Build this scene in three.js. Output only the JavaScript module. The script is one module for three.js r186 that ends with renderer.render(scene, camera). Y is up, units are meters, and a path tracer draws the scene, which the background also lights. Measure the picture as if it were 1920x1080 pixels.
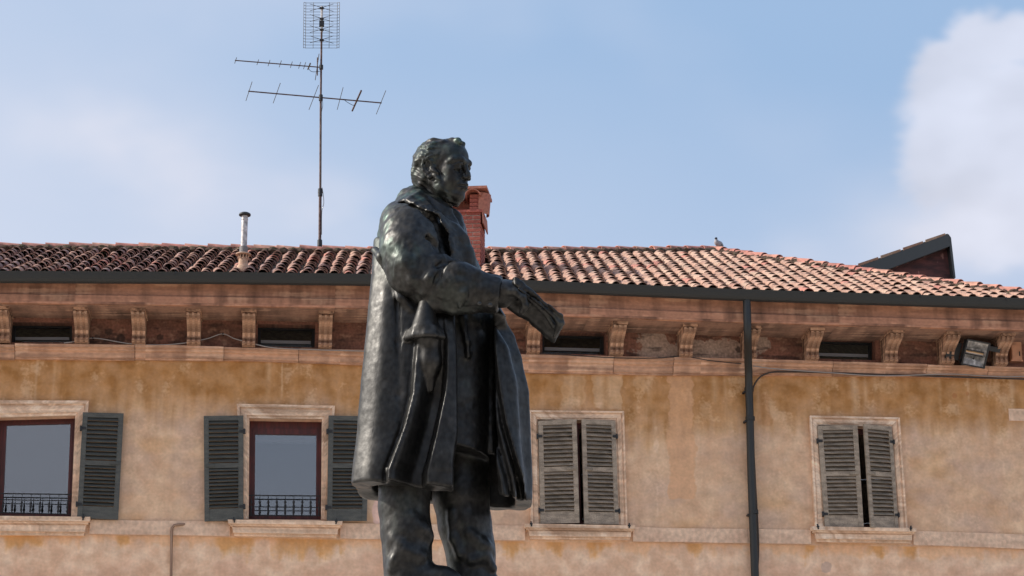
import * as THREE from 'three';
import { mergeGeometries, toCreasedNormals } from 'three/addons/utils/BufferGeometryUtils.js';
import { ImprovedNoise } from 'three/addons/math/ImprovedNoise.js';

// ---------------------------------------------------------------- camera, exposure, sky, sun
const scene = new THREE.Scene();
const rad = Math.PI / 180, FOCAL = 4100, PITCH = 15.8 * rad;          // focal length in pixels of a 1920 x 1080 picture
const camera = new THREE.PerspectiveCamera(2 * Math.atan(540 / FOCAL) / rad, 16 / 9, 0.1, 2000);
camera.position.set(0, 1.6, 0);
camera.rotation.x = PITCH;
const renderer = new THREE.WebGLRenderer({ antialias: true });
renderer.toneMapping = THREE.LinearToneMapping;
renderer.toneMappingExposure = 1.06;
renderer.shadowMap.enabled = true;
renderer.shadowMap.type = THREE.PCFSoftShadowMap;
const SUN_AZ = -88 * rad, SUN_EL = 31 * rad;                          // from straight ahead, negative is left
const sunDir = new THREE.Vector3(Math.sin(SUN_AZ) * Math.cos(SUN_EL), Math.sin(SUN_EL), -Math.cos(SUN_AZ) * Math.cos(SUN_EL));
const sun = new THREE.DirectionalLight(new THREE.Color(1.0, 0.93, 0.84), 4.9);
sun.name = 'sun';
sun.target.position.set(0, 6, -26);
sun.target.name = 'sun_target';
sun.position.copy(sun.target.position).addScaledVector(sunDir, 80);
sun.castShadow = true;
sun.shadow.radius = 5;
sun.shadow.mapSize.set(2048, 2048);
Object.assign(sun.shadow.camera, { left: -26, right: 26, top: 26, bottom: -26, near: 1, far: 180 });
scene.add(sun, sun.target);

// ---------------------------------------------------------------- small helpers
const { clamp, lerp, smoothstep } = THREE.MathUtils;
let seed = 7;
function rnd(a = 1, b) {
  seed = (seed + 0x6d2b79f5) | 0;
  let t = Math.imul(seed ^ (seed >>> 15), 1 | seed);
  t = (t + Math.imul(t ^ (t >>> 7), 61 | t)) ^ t;
  const u = ((t ^ (t >>> 14)) >>> 0) / 4294967296;
  return b === undefined ? u * a : a + u * (b - a);
}
const V = (x, y, z) => new THREE.Vector3(x, y, z);
const perlin = new ImprovedNoise();
const n3 = (x, y, z) => perlin.noise(x, y, z);
function fbm(x, y, z, o = 4) { let s = 0, a = 0.5; for (let i = 0; i < o; i++) { s += a * n3(x, y, z); x = x * 2.03 + 11.3; y = y * 2.03 + 5.1; z = z * 2.03 + 3.7; a *= 0.5; } return s; }
function table(t, x) {                                                // piecewise linear table [[x, a, b ...], ...]
  if (x <= t[0][0]) return t[0].slice(1);
  for (let i = 1; i < t.length; i++) if (x <= t[i][0]) { const k = (x - t[i - 1][0]) / (t[i][0] - t[i - 1][0]); return t[i].slice(1).map((b, j) => lerp(t[i - 1][j + 1], b, k)); }
  return t[t.length - 1].slice(1);
}
function tab1(t, x) {
  if (x <= t[0][0]) return t[0][1];
  for (let i = 1; i < t.length; i++) if (x <= t[i][0]) return lerp(t[i - 1][1], t[i][1], (x - t[i - 1][0]) / (t[i][0] - t[i - 1][0]));
  return t[t.length - 1][1];
}
const usedNames = {};
function numbered(n) { const k = usedNames[n] = (usedNames[n] ?? -1) + 1; return k ? n + '_' + String(k).padStart(3, '0') : n; }
function shadows(o) { o.traverse((m) => { if (m.isMesh) { m.castShadow = true; m.receiveShadow = true; } }); return o; }
function part(name, geo, mat, parent) { const m = new THREE.Mesh(geo, mat); m.name = name; m.castShadow = m.receiveShadow = true; parent.add(m); return m; }
function thing(name, label, category, group) {
  const o = new THREE.Group(); o.name = numbered(name); o.userData = { label, category };
  if (group) o.userData.group = group;
  scene.add(o); return o;
}
function merged(list) {
  const g = mergeGeometries(list.map((x) => { const y = x.index ? x.toNonIndexed() : x; for (const k of Object.keys(y.attributes)) if (!['position', 'normal', 'uv'].includes(k)) y.deleteAttribute(k); return y; }));
  return g;
}
// the ray through a pixel of the photograph
const camF = V(0, Math.sin(PITCH), -Math.cos(PITCH)), camU = V(0, Math.cos(PITCH), Math.sin(PITCH)), camR = V(1, 0, 0);
const rayOf = (px, py) => camF.clone().addScaledVector(camR, (px - 960) / FOCAL).addScaledVector(camU, (540 - py) / FOCAL);

// ---------------------------------------------------------------- sky: hazy air, thin veils and one bright cloud
function skyTexture() {
  const W = 2048, H = 2048, data = new Float32Array(W * H * 4);
  const zen = [0.21, 0.34, 0.60], mid = [0.325, 0.475, 0.705], low = [0.585, 0.655, 0.80], white = [0.70, 0.725, 0.84];
  const at = (i, j) => {
    const el = ((j + 0.5) / H - 0.5) * Math.PI, y = Math.sin(el), ce = Math.cos(el), elD = el / rad;
    const r = ((i + 0.5) / W - 0.5) * 2 * Math.PI, x = Math.cos(r) * ce, z = Math.sin(r) * ce;
    if (y < -0.03) return [0.34, 0.32, 0.30];
    const az = Math.atan2(x, -z) / rad, cs = x * sunDir.x + y * sunDir.y + z * sunDir.z;
    const w1 = fbm(x * 3 + 9, y * 5, z * 3, 5), w2 = fbm(x * 9 + 2, y * 14 + 4, z * 9, 5);
    // clear air: paler near the horizon and towards the sun
    let a = clamp((elD - 11.5 + w1 * 4 + 0.16 * clamp(az, -14, 14)) / 16, 0, 1); a = Math.pow(a, 0.8);
    const c = [0, 1, 2].map((k) => a < 0.75 ? lerp(low[k], mid[k], a / 0.75) : lerp(mid[k], zen[k], Math.min(1, (a - 0.75) / 0.25) * smoothstep(elD, 24, 70)));
    const glow = Math.pow(Math.max(0, cs), 6) * 1.6 + Math.pow(Math.max(0, cs), 2) * 0.30;
    // veils, thicker on the sunward side
    let veil = smoothstep(w1 * 0.9 + w2 * 0.2, -0.05, 0.5) * (0.50 + 0.4 * smoothstep(-az, -2, 13));
    veil = clamp(veil * 0.85 + 0.26 * smoothstep(-az, 3, 14), 0, 0.9);
    // small wisps low over the roofs and in the left part
    const wisp = (A, E, ra, re, k) => k * Math.exp(-(((az - A) / ra) ** 2) - (((elD - E) / re) ** 2)) * clamp(0.75 + w2 * 2.2, 0, 1.5);
    const wisps = wisp(-4.4, 17.6, 1.5, 1.1, 0.6) + wisp(-11.2, 19.6, 3.0, 1.2, 0.5) + wisp(7.2, 16.7, 1.3, 0.45, 0.45) + wisp(-9, 18, 5, 1.4, 0.35) + wisp(12.6, 17.0, 3.2, 1.1, 0.6);
    // the cumulus on the right and a few more round the rest of the sky
    let cum = 0;
    const puff = (A, E, ra, re) => { const dA = ((az - A + 540) % 360) - 180; if (Math.abs(dA) > ra * 2) return; const q = Math.hypot(dA / ra, (elD - E) / re); if (q < 2) cum = Math.max(cum, smoothstep(1.02 - q + w2 * 0.55 + n3(az * 1.1, elD * 1.1, 3) * 0.10 + n3(az * 2.3, elD * 2.3, 8) * 0.10 + n3(az * 5, elD * 5, 5) * 0.12, 0, 0.40)); };
    puff(12.1, 20.4, 1.9, 1.7); puff(12.9, 21.7, 1.2, 1.1); puff(11.9, 19.0, 1.6, 1.7); puff(13.9, 19.4, 2.4, 2.7); puff(11.8, 21.2, 1.0, 0.9); puff(14.2, 17.4, 2.8, 1.7); puff(17.2, 19.7, 3.2, 2.3); puff(13.9, 21.7, 1.0, 0.85);
    for (let k = 0; k < 9; k++) puff(60 + k * 31 + (k * 37) % 17, 19 + (k * 13) % 17, 8 + (k * 7) % 6, 4 + (k * 5) % 4);
    const w4 = fbm(x * 26 + 1, y * 34, z * 26, 4), cumLight = 0.92 + w2 * 0.16 + w4 * 0.22 + 0.10 * smoothstep(elD - w1 * 3, 16, 22);
    return [0, 1, 2].map((k) => lerp(lerp(c[k], white[k] * 0.96, clamp(veil + wisps, 0, 0.95)), white[k] * cumLight, cum * 0.84) + glow * [0.62, 0.56, 0.5][k]);
  };
  // fine where the picture looks, coarser round the rest
  const B = 8, grid = [], gw = W / B, gh = H / B, G = (i, j) => grid[Math.min(j, gh) * (gw + 1) + i];
  for (let j = 0; j <= gh; j++) for (let i = 0; i <= gw; i++) grid.push(at(i === gw ? 0 : i * B, j * B));
  for (let j = 0; j < H; j++) for (let i = 0; i < W; i++) {
    const el = ((j + 0.5) / H - 0.5) * 180, az = ((i + 0.5) / W - 0.5) * 360 + 90, o = (j * W + i) * 4; let c;
    if (Math.abs(az) < 15 && el > 7 && el < 25) c = at(i, j);
    else { const I = Math.floor(i / B), J = Math.floor(j / B), u = i / B - I, v = j / B - J; c = [0, 1, 2].map((k) => lerp(lerp(G(I, J)[k], G(I + 1, J)[k], u), lerp(G(I, J + 1)[k], G(I + 1, J + 1)[k], u), v)); }
    data[o] = c[0]; data[o + 1] = c[1]; data[o + 2] = c[2]; data[o + 3] = 1;
  }
  const t = new THREE.DataTexture(data, W, H, THREE.RGBAFormat, THREE.FloatType);
  t.mapping = THREE.EquirectangularReflectionMapping; t.magFilter = t.minFilter = THREE.LinearFilter; t.wrapS = THREE.RepeatWrapping; t.colorSpace = THREE.LinearSRGBColorSpace; t.needsUpdate = true;
  return t;
}
scene.background = skyTexture();
scene.environment = scene.background;

// ---------------------------------------------------------------- textures
function tex(w, h, fn, srgb = true, wrap = THREE.RepeatWrapping) {    // fn(u, v) in 0..1 from the lower left -> [r, g, b] 0..1
  const d = new Uint8Array(w * h * 4);
  for (let j = 0; j < h; j++) for (let i = 0; i < w; i++) {
    const c = fn((i + 0.5) / w, (j + 0.5) / h, i, j), o = (j * w + i) * 4;
    d[o] = clamp(c[0], 0, 1) * 255; d[o + 1] = clamp(c[1], 0, 1) * 255; d[o + 2] = clamp(c[2], 0, 1) * 255; d[o + 3] = 255;
  }
  const t = new THREE.DataTexture(d, w, h); t.wrapS = t.wrapT = wrap; t.magFilter = THREE.LinearFilter; t.minFilter = THREE.LinearMipmapLinearFilter; t.generateMipmaps = true;
  if (srgb) t.colorSpace = THREE.SRGBColorSpace; t.needsUpdate = true; return t;
}
const mix3 = (a, b, k) => [lerp(a[0], b[0], k), lerp(a[1], b[1], k), lerp(a[2], b[2], k)];
const mul3 = (a, k) => [a[0] * k, a[1] * k, a[2] * k];
const rgb = (r, g, b) => [r / 255, g / 255, b / 255];
const grainTex = tex(512, 512, (u, v) => { const k = 0.5 + fbm(u * 40, v * 40, 1, 3) * 0.55 + fbm(u * 9, v * 9, 5, 2) * 0.35; return [k, k, k]; }, false);
const std = (o) => new THREE.MeshStandardMaterial(o);
// ---------------------------------------------------------------- the frame of the old building: x along the wall, y up, z out of the wall
const YAW = 5.5 * rad, WALL_Z = -34;
const camL = V(0, 1.6, 0).sub(V(0, 0, WALL_Z)).applyAxisAngle(V(0, 1, 0), -YAW);
const toLocalDir = (v) => v.clone().applyAxisAngle(V(0, 1, 0), -YAW);
function L(px, py, d = 0) { const r = toLocalDir(rayOf(px, py)), t = (d - camL.z) / r.z; return V(camL.x + r.x * t, camL.y + r.y * t, d); }
const line = (pts, d) => pts.map(([x, y]) => { const p = L(x, y, d); return [p.x, p.y]; });
function extended(t, a = -13.6, b = 11) {                             // carries an edge on past the frame
  const q = t.slice(), s0 = 0.0, f = q[0], l = q[q.length - 1];
  if (f[0] > a) q.unshift([a, f[1] + s0]); if (l[0] < b) q.push([b, l[1]]);
  return q;
}
const LEFT = -13, RIGHT = 8.75;                                       // the ends of the wall
const EAVE_D = 1.0, FASCIA_D = 0.88;
const lnGutter = extended(line([[-40, 511.5], [0, 512], [400, 514], [697, 517.6], [840, 523], [972, 528.6], [1400, 546.5], [1920, 563]], EAVE_D));
const lnFasciaBot = extended(line([[0, 567.4], [200, 570], [480, 574], [690, 578], [1055, 592], [1390, 604], [1920, 619]], FASCIA_D));
const lnMouldTop = extended(line([[0, 643], [300, 647], [474, 651.5], [690, 656.5], [1000, 664], [1390, 673], [1660, 681], [1920, 688]], 0.17));
const lnMouldBot = extended(line([[0, 670], [474, 675.5], [683, 683], [981, 697], [1254, 702], [1500, 703], [1920, 707]], 0.06));
const lnBandTop = extended(line([[0, 972], [236, 975.5], [360, 976.7], [714, 981.7], [1190, 988], [1260, 990], [1360, 991], [1760, 996.5], [1920, 1002]], 0.035));
const lnBandBot = extended(line([[0, 998], [170, 1001], [340, 1003.7], [714, 1011], [960, 1013], [1260, 1016], [1360, 1018], [1760, 1023], [1920, 1029]], 0.035));
const hSoffit = (s) => tab1(lnFasciaBot, s);

// ---------------------------------------------------------------- materials of the building
const S0 = -8.9, S1 = 8.9, H0 = L(960, 1085).y - 0.1, H1 = L(960, 640).y + 0.25;
function rect(px0, py0, px1, py1) { const a = L(px0, py0), b = L(px1, py1); return [a.x, b.y, b.x, a.y]; }
const inRect = (r, s, h, f, wob) => smoothstep(Math.min(s - r[0] + wob, r[2] - s + wob, h - r[1] + wob, r[3] - h + wob), 0, f);
const wallTex = (() => {
  const ochre = rgb(178, 128, 76), ochreDark = rgb(156, 110, 62), pink = rgb(203, 165, 133), pinkLight = rgb(217, 186, 154), grey = rgb(188, 160, 142), cream = rgb(228, 200, 172), brown = rgb(172, 118, 74);
  const hTopAt = (s) => tab1(lnMouldBot, s), patches = [[rect(1110, 690, 1168, 770), 0.55, pinkLight], [rect(1250, 690, 1306, 940), 0.75, rgb(206, 160, 122)], [rect(1052, 700, 1100, 760), 0.3, pinkLight], [rect(1418, 735, 1448, 800), 0.3, brown], [rect(1228, 800, 1236, 970), 0.3, cream], [rect(1468, 800, 1474, 975), 0.3, cream]];
  const spots = [[1550, 1064, 10, 10, grey, 0.9], [709, 958, 11, 26, rgb(222, 186, 170), 0.95], [1905, 960, 16, 22, grey, 0.3], [1790, 742, 5, 5, brown, 0.8], [1814, 738, 3, 4, brown, 0.7], [1000, 880, 8, 16, pinkLight, 0.4]].map(([x, y, a, b, c, k]) => { const p = L(x, y); return [p.x, p.y, a / 117, b / 112, c, k]; });
  const stains = [[1110, 1015, 14], [1132, 1015, 18], [1300, 1018, 20], [1040, 1015, 20], [230, 1002, 14], [40, 1003, 40], [440, 1006, 40], [560, 1008, 50], [620, 1010, 30], [1708, 1022, 16], [1520, 1020, 14], [960, 1013, 26], [870, 1012, 30], [1640, 1024, 20]].map(([x, y, w]) => { const p = L(x, y); return [p.x, p.y, w / 117]; });
  const streaks = []; for (let i = 0; i < 60; i++) streaks.push([rnd(S0, S1), rnd(0.02, 0.09), rnd(0.25, 0.9), rnd() < 0.55 ? 0 : 1, rnd(0.15, 0.5)]);
  return tex(2048, 512, (u, v) => {
    const s = lerp(S0, S1, u), h = lerp(H0, H1, v), below = hTopAt(s) - h, hb = tab1(lnBandBot, s) - h;
    const w = fbm(s * 0.9, h * 1.1, 2, 5), w2 = fbm(s * 4.2, h * 4.2, 7, 4), w3 = fbm(s * 22, h * 22, 9, 3), vs = fbm(s * 5, h * 0.55, 4, 4), big = fbm(s * 0.35, h * 0.5, 12, 3);
    let c = mix3(pink, pinkLight, clamp(0.35 + w2 * 1.1 + w * 0.9, 0, 1));
    c = mix3(c, grey, clamp(0.15 + fbm(s * 1.5, h * 2.2, 21, 4) * 1.3, 0, 0.6));
    // the ochre lime wash that is left in the upper part, ragged and run down in streaks
    let o = smoothstep(0.80 - below + w * 0.5 + vs * 0.4 + big * 0.4, -0.30, 0.42);
    o *= 0.82 + w2 * 0.6; c = mix3(c, mix3(ochre, ochreDark, clamp(0.4 + w2 * 1.6 + vs, 0, 1)), clamp(o, 0, 1));
    c = mix3(c, pinkLight, 0.4 * smoothstep(fbm(s * 2.3, h * 1.9, 31, 5) + w3 * 0.25, 0.10, 0.3));
    c = mix3(c, ochre, 0.3 * smoothstep(fbm(s * 0.8, h * 1.3, 41, 4), 0.08, 0.4));
    for (const [r, k, col] of patches) { if (s < r[0] - 0.2 || s > r[2] + 0.2) continue; c = mix3(c, col, k * inRect(r, s, h, 0.03, w2 * 0.14)); }
    for (const [x, wd, len, kind, k] of streaks) { const dx = Math.abs(s - x + vs * 0.05); if (dx < wd && below > 0) c = mix3(c, kind ? pinkLight : ochreDark, k * (1 - dx / wd) * smoothstep(len - below + w2 * 0.5, 0, 0.3)); }
    // below the string course: washed out, cream bloom and ochre run-off under the sills
    if (hb > -0.05) {
      const e = smoothstep(hb, 0, 0.03);
      let lo = mix3(rgb(210, 172, 142), cream, clamp(0.45 + w2 * 1.5 + w * 1.2, 0, 1));
      lo = mix3(lo, rgb(208, 154, 108), 0.55 * smoothstep(0.16 - hb + w2 * 0.3 + vs * 0.25, -0.05, 0.12));
      lo = mix3(lo, rgb(196, 152, 126), 0.5 * smoothstep(w * 1.0 + hb * 0.9 - 0.40, -0.1, 0.2));
      for (const [x, y, wd] of stains) { const dx = Math.abs(s - x + w3 * 0.03); if (dx < wd) lo = mix3(lo, rgb(190, 134, 72), 0.6 * smoothstep(1 - dx / wd + w2 * 0.8, 0, 0.6) * smoothstep(0.10 + wd * 0.5 + vs * 0.35 + w2 * 0.2 - hb, -0.05, 0.14)); }
      c = mix3(c, lo, e);
    }
    for (const [x, y, a, b, col, k] of spots) { const q = Math.hypot((s - x) / a, (h - y) / b) + w2 * 0.5 + w3 * 0.2; if (q < 1.3) c = mix3(c, col, k * smoothstep(1.05 - q, 0, 0.15)); }
    return mul3(c, 1.05 + w3 * 0.09 + w2 * 0.05 + fbm(s * 6, h * 5, 81, 4) * 0.12);
  }, true, THREE.ClampToEdgeWrapping);
})();
function fit(t, x0, x1, y0, y1) { t.repeat.set(1 / (x1 - x0), 1 / (y1 - y0)); t.offset.set(-x0 / (x1 - x0), -y0 / (y1 - y0)); return t; }
fit(wallTex, S0, S1, H0, H1);
const grain = (rep) => { const t = grainTex.clone(); t.repeat.set(rep, rep); t.needsUpdate = true; return t; };
const mWall = std({ map: wallTex, roughness: 0.95, bumpMap: grain(1.3), bumpScale: 0.0015 });
// painted render of frieze and soffit: red brown, dirty, with peeled places
const HF0 = L(960, 700).y, HF1 = L(960, 560).y + 0.35;
const friezeTex = (() => {
  const red = rgb(150, 104, 86), dark = rgb(104, 76, 64), tan = rgb(180, 142, 116), plaster = rgb(186, 162, 144), soot = rgb(62, 50, 44);
  const bare = [[1225, 640, 30, 26], [1250, 664, 60, 14], [1355, 665, 62, 30], [1428, 645, 14, 18], [1410, 655, 10, 30], [1300, 660, 50, 24]].map(([x, y, a, b]) => { const p = L(x, y); return [p.x, p.y, a / 117, b / 112]; });
  const rings = [[204, 622, 7], [182, 632, 5], [226, 634, 8], [204, 636, 3], [300, 632, 6], [1395, 640, 9], [1385, 655, 6]].map(([x, y, r]) => { const p = L(x, y); return [p.x, p.y, r / 115]; });
  return tex(2048, 128, (u, v) => {
    const s = lerp(S0, S1, u), h = lerp(HF0, HF1, v), w = fbm(s * 1.4, h * 2.4, 3, 4), w2 = fbm(s * 6, h * 7, 6, 4), w3 = fbm(s * 26, h * 26, 8, 2);
    let c = mix3(red, dark, clamp(0.38 + w * 1.5 + w2 * 0.8, 0, 1));
    c = mix3(c, tan, 0.5 * smoothstep(w2 + w * 0.4, 0.12, 0.32));
    for (const [x, y, a, b] of bare) { const q = Math.hypot((s - x) / a, (h - y) / b) + w2 * 0.9 + w3 * 0.2; if (q < 1.5) c = mix3(c, plaster, 0.92 * smoothstep(1.06 - q, 0, 0.08)); }
    for (const [x, y, r] of rings) { const q = Math.hypot(s - x, h - y) / r + w3 * 0.5; if (q < 1.3) c = mix3(c, soot, 0.6 * smoothstep(1.1 - q, 0, 0.3)); }
    c = mix3(c, soot, 0.55 * smoothstep(fbm(s * 2.6, h * 9, 17, 4), 0.1, 0.3));
    return mul3(c, 1 + w3 * 0.4 + w2 * 0.2);
  }, true, THREE.ClampToEdgeWrapping);
})();
fit(friezeTex, S0, S1, HF0, HF1);
const mFrieze = std({ map: friezeTex, roughness: 0.95, bumpMap: grain(1.5), bumpScale: 0.006 });
function streaky(w, h, base, dark, light, sx, sy, amount, seedZ) {    // tiling is 4 m x 1 m
  return tex(w, h, (u, v) => {
    const s = u * 4 * sx, t = v * sy, a = fbm(s * 6, t * 0.6, seedZ, 4), b = fbm(s * 1.3, t * 2.5, seedZ + 4, 4), g = fbm(s * 20, t * 20, seedZ + 8, 2), hor = fbm(s * 0.6, t * 13, seedZ + 2, 3);
    let c = mix3(base, dark, clamp(0.22 + a * amount + b * 0.9, 0, 1));
    c = mix3(c, light, 0.6 * smoothstep(b - a * 0.6 + hor * 0.5, 0.08, 0.36));
    return mul3(c, 1 + g * 0.16 + hor * 0.3);
  });
}
const texFascia = streaky(1024, 128, rgb(182, 130, 102), rgb(110, 77, 60), rgb(206, 160, 128), 0.7, 1, 1.5, 3);
const texStone = streaky(1024, 256, rgb(234, 203, 174), rgb(190, 154, 126), rgb(248, 226, 202), 1, 1, 1.0, 23);
const texSoffit = streaky(512, 256, rgb(160, 124, 104), rgb(90, 70, 60), rgb(192, 156, 132), 1, 1, 0.8, 33);
const texBracket = streaky(512, 128, rgb(194, 154, 126), rgb(104, 78, 62), rgb(220, 184, 154), 1.7, 1, 2.4, 43);
const uvm = (t, x, y) => { t.repeat.set(x, y); return t; };
const mFascia = std({ map: uvm(texFascia, 0.25, 1), roughness: 0.93, bumpMap: grain(2), bumpScale: 0.006 });
const mStone = std({ map: uvm(texStone, 0.25, 1), roughness: 0.92, bumpMap: grain(2), bumpScale: 0.008 });
const mMould = std({ map: uvm(streaky(1024, 256, rgb(206, 162, 132), rgb(134, 100, 80), rgb(228, 190, 160), 0.6, 1, 0.8, 53), 0.25, 1), roughness: 0.93, bumpMap: grain(2), bumpScale: 0.008 });
const mSoffit = std({ map: uvm(texSoffit, 0.25, 1), roughness: 0.95, bumpMap: grain(2), bumpScale: 0.012 });
const mBracket = std({ map: uvm(texBracket, 0.25, 1), roughness: 0.93, bumpMap: grain(3), bumpScale: 0.008 });
const bandTex = tex(1024, 64, (u, v) => { const s = u * 18, t = v, w = fbm(s * 2.2, t * 2, 71, 4), g = fbm(s * 18, t * 6, 75, 3); return mul3(mix3(rgb(226, 194, 166), rgb(206, 172, 146), clamp(0.4 + w * 2, 0, 1)), 1 + g * 0.22); });
const mBand = std({ map: uvm(bandTex, 1 / 18, 2), roughness: 0.93, bumpMap: grain(2), bumpScale: 0.006 });
const mDark = std({ color: new THREE.Color(0.02, 0.02, 0.02), roughness: 0.9 });
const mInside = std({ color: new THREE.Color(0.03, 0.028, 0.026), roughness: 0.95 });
const mGutter = std({ color: new THREE.Color(0.019, 0.021, 0.0205), roughness: 0.5, metalness: 0.0, bumpMap: grain(0.7), bumpScale: 0.004 });
const mIron = std({ color: new THREE.Color(0.018, 0.018, 0.019), roughness: 0.6 });
const mFrameRed = std({ map: tex(128, 256, (u, v) => { const g = fbm(u * 30, v * 3, 3, 3); return mul3(rgb(78, 32, 28), 1 + g * 0.6); }), roughness: 0.5 });
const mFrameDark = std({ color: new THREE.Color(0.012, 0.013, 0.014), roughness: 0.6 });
const mGlass = new THREE.MeshPhysicalMaterial({ color: 0xffffff, roughness: 0.02, transmission: 1, thickness: 0, ior: 2.1 });
const mAtticGlass = new THREE.MeshPhysicalMaterial({ color: 0xffffff, roughness: 0.05, transmission: 1, thickness: 0, ior: 1.22 });
const mRail = std({ color: new THREE.Color(0.33, 0.35, 0.37), roughness: 0.5 });
const paint = (a, b, wear, z) => std({ map: tex(256, 256, (u, v) => { const k = fbm(u * 5, v * 22, z, 4), g = fbm(u * 60, v * 60, z + 2, 2), f = fbm(u * 9, v * 9, z + 5, 4); return mul3(mix3(a, b, clamp(0.4 + k * 1.5 + f * wear, 0, 1)), 1 + g * 0.3); }), roughness: 0.7, bumpMap: grain(3), bumpScale: 0.003 });
const mGreen = [paint(rgb(88, 89, 83), rgb(70, 71, 68), 0.5, 1), paint(rgb(80, 82, 76), rgb(64, 65, 62), 0.6, 9)];
const mGreyWood = [paint(rgb(164, 149, 131), rgb(126, 114, 100), 1.2, 17), paint(rgb(152, 139, 122), rgb(112, 102, 90), 1.4, 29)];

// ---------------------------------------------------------------- geometry helpers in the wall frame
function hexa(p) {                                                    // p: 0-3 back face TL TR BR BL, 4-7 front face
  const F = [[4, 7, 6, 5], [1, 2, 3, 0], [0, 3, 7, 4], [5, 6, 2, 1], [0, 4, 5, 1], [7, 3, 2, 6]], pos = [], nor = [], uv = [];
  for (const [a, b, c, d] of F) {
    const A = p[a], B = p[b], C = p[c], D = p[d], n = C.clone().sub(A).cross(D.clone().sub(B)).normalize();
    const w = D.distanceTo(A), h = B.distanceTo(A), q = A.x * 0.31 + A.y * 0.77;
    for (const [P, u, v] of [[A, 0, 0], [B, 0, h], [C, w, h], [A, 0, 0], [C, w, h], [D, w, 0]]) { pos.push(P.x, P.y, P.z); nor.push(n.x, n.y, n.z); uv.push(u + q, -v + q); }
  }
  const g = new THREE.BufferGeometry();
  g.setAttribute('position', new THREE.Float32BufferAttribute(pos, 3)); g.setAttribute('normal', new THREE.Float32BufferAttribute(nor, 3)); g.setAttribute('uv', new THREE.Float32BufferAttribute(uv, 2));
  return g;
}
class Quad {                                                          // a slightly skewed old rectangle: corners TL TR BR BL
  constructor(c) { this.c = c; this.n = c[1].clone().sub(c[0]).cross(c[0].clone().sub(c[3])).normalize(); this.w = c[0].distanceTo(c[1]); this.h = c[0].distanceTo(c[3]); }
  at(u, v, d = 0) { const [a, b, c, e] = this.c; return a.clone().multiplyScalar((1 - u) * (1 - v)).addScaledVector(b, u * (1 - v)).addScaledVector(c, u * v).addScaledVector(e, (1 - u) * v).addScaledVector(this.n, d); }
  // a bar between u0..u1, v0..v1 (v counts downwards), from depth d0 to d1; tilt pushes the lower edge out
  bar(u0, v0, u1, v1, d0, d1, tilt = 0) { return hexa([this.at(u0, v0, d0), this.at(u1, v0, d0), this.at(u1, v1, d0 + tilt), this.at(u0, v1, d0 + tilt), this.at(u0, v0, d1), this.at(u1, v0, d1), this.at(u1, v1, d1 + tilt), this.at(u0, v1, d1 + tilt)]); }
}
const quadPx = (pts, d) => new Quad(pts.map(([x, y, e]) => L(x, y, e ?? d)));
// a moulding: the profile (fractions down, depth) swept along two edges
function sweep(s0, s1, topF, botF, profile, step = 0.35, wob = 0) {
  const n = Math.max(1, Math.ceil((s1 - s0) / step)), pos = [], uv = [], m = profile.length;
  const P = (i, j) => { const s = lerp(s0, s1, i / n), t = topF(s), b = botF(s), k = wob * n3(s * 2.1, j * 3.3, 4.4); return [s, lerp(t, b, profile[j][0]) + k * 0.5, profile[j][1] + k]; };
  let acc = [0]; for (let j = 1; j < m; j++) acc.push(acc[j - 1] + Math.hypot((profile[j][0] - profile[j - 1][0]) * (topF(s0) - botF(s0)), profile[j][1] - profile[j - 1][1]));
  for (let i = 0; i < n; i++) for (let j = 0; j < m - 1; j++) {
    const a = P(i, j), b = P(i + 1, j), c = P(i + 1, j + 1), d = P(i, j + 1);
    for (const [p, q] of [[a, acc[j]], [d, acc[j + 1]], [c, acc[j + 1]], [a, acc[j]], [c, acc[j + 1]], [b, acc[j]]]) { pos.push(...p); uv.push(p[0] + s0 * 0.37, -q); }
  }
  for (const [i, flip] of [[0, 1], [n, 0]]) for (let j = 1; j < m - 1; j++) {  // ends
    const a = P(i, 0), b = P(i, j), c = P(i, j + 1);
    for (const p of flip ? [a, c, b] : [a, b, c]) { pos.push(...p); uv.push(p[2] + s0, p[1]); }
  }
  const g = new THREE.BufferGeometry();
  g.setAttribute('position', new THREE.Float32BufferAttribute(pos, 3)); g.setAttribute('uv', new THREE.Float32BufferAttribute(uv, 2));
  g.computeVertexNormals();
  return g;
}
function box(x0, x1, y0, y1, z0, z1) { return hexa([V(x0, y1, z0), V(x1, y1, z0), V(x1, y0, z0), V(x0, y0, z0), V(x0, y1, z1), V(x1, y1, z1), V(x1, y0, z1), V(x0, y0, z1)]); }
function tube(pts, r, seg, rs = 6, closed = false) { const c = new THREE.CatmullRomCurve3(pts, closed, 'centripetal'); return new THREE.TubeGeometry(c, seg ?? pts.length * 4, r, rs, closed); }
function rod(a, b, r0, r1 = r0, n = 6) {
  const g = new THREE.CylinderGeometry(r1, r0, a.distanceTo(b), n), m = new THREE.Matrix4(), q = new THREE.Quaternion().setFromUnitVectors(V(0, 1, 0), b.clone().sub(a).normalize());
  m.compose(a.clone().add(b).multiplyScalar(0.5), q, V(1, 1, 1)); return g.applyMatrix4(m);
}

// ---------------------------------------------------------------- ground
const ground = part('ground', new THREE.PlaneGeometry(600, 600).rotateX(-Math.PI / 2), std({ map: (() => { const t = tex(512, 512, (u, v) => { const k = fbm(u * 6, v * 6, 3, 4), j = (Math.abs(((u * 16) % 1) - 0.5) > 0.47 || Math.abs(((v * 8) % 1) - 0.5) > 0.48) ? 0.7 : 1; return mul3(mix3(rgb(214, 202, 186), rgb(190, 178, 162), clamp(0.5 + k * 1.5, 0, 1)), j); }); t.repeat.set(75, 75); return t; })(), roughness: 0.9 }), scene);
ground.userData = { kind: 'structure', label: 'light stone paving of the square', category: 'ground' };
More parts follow.
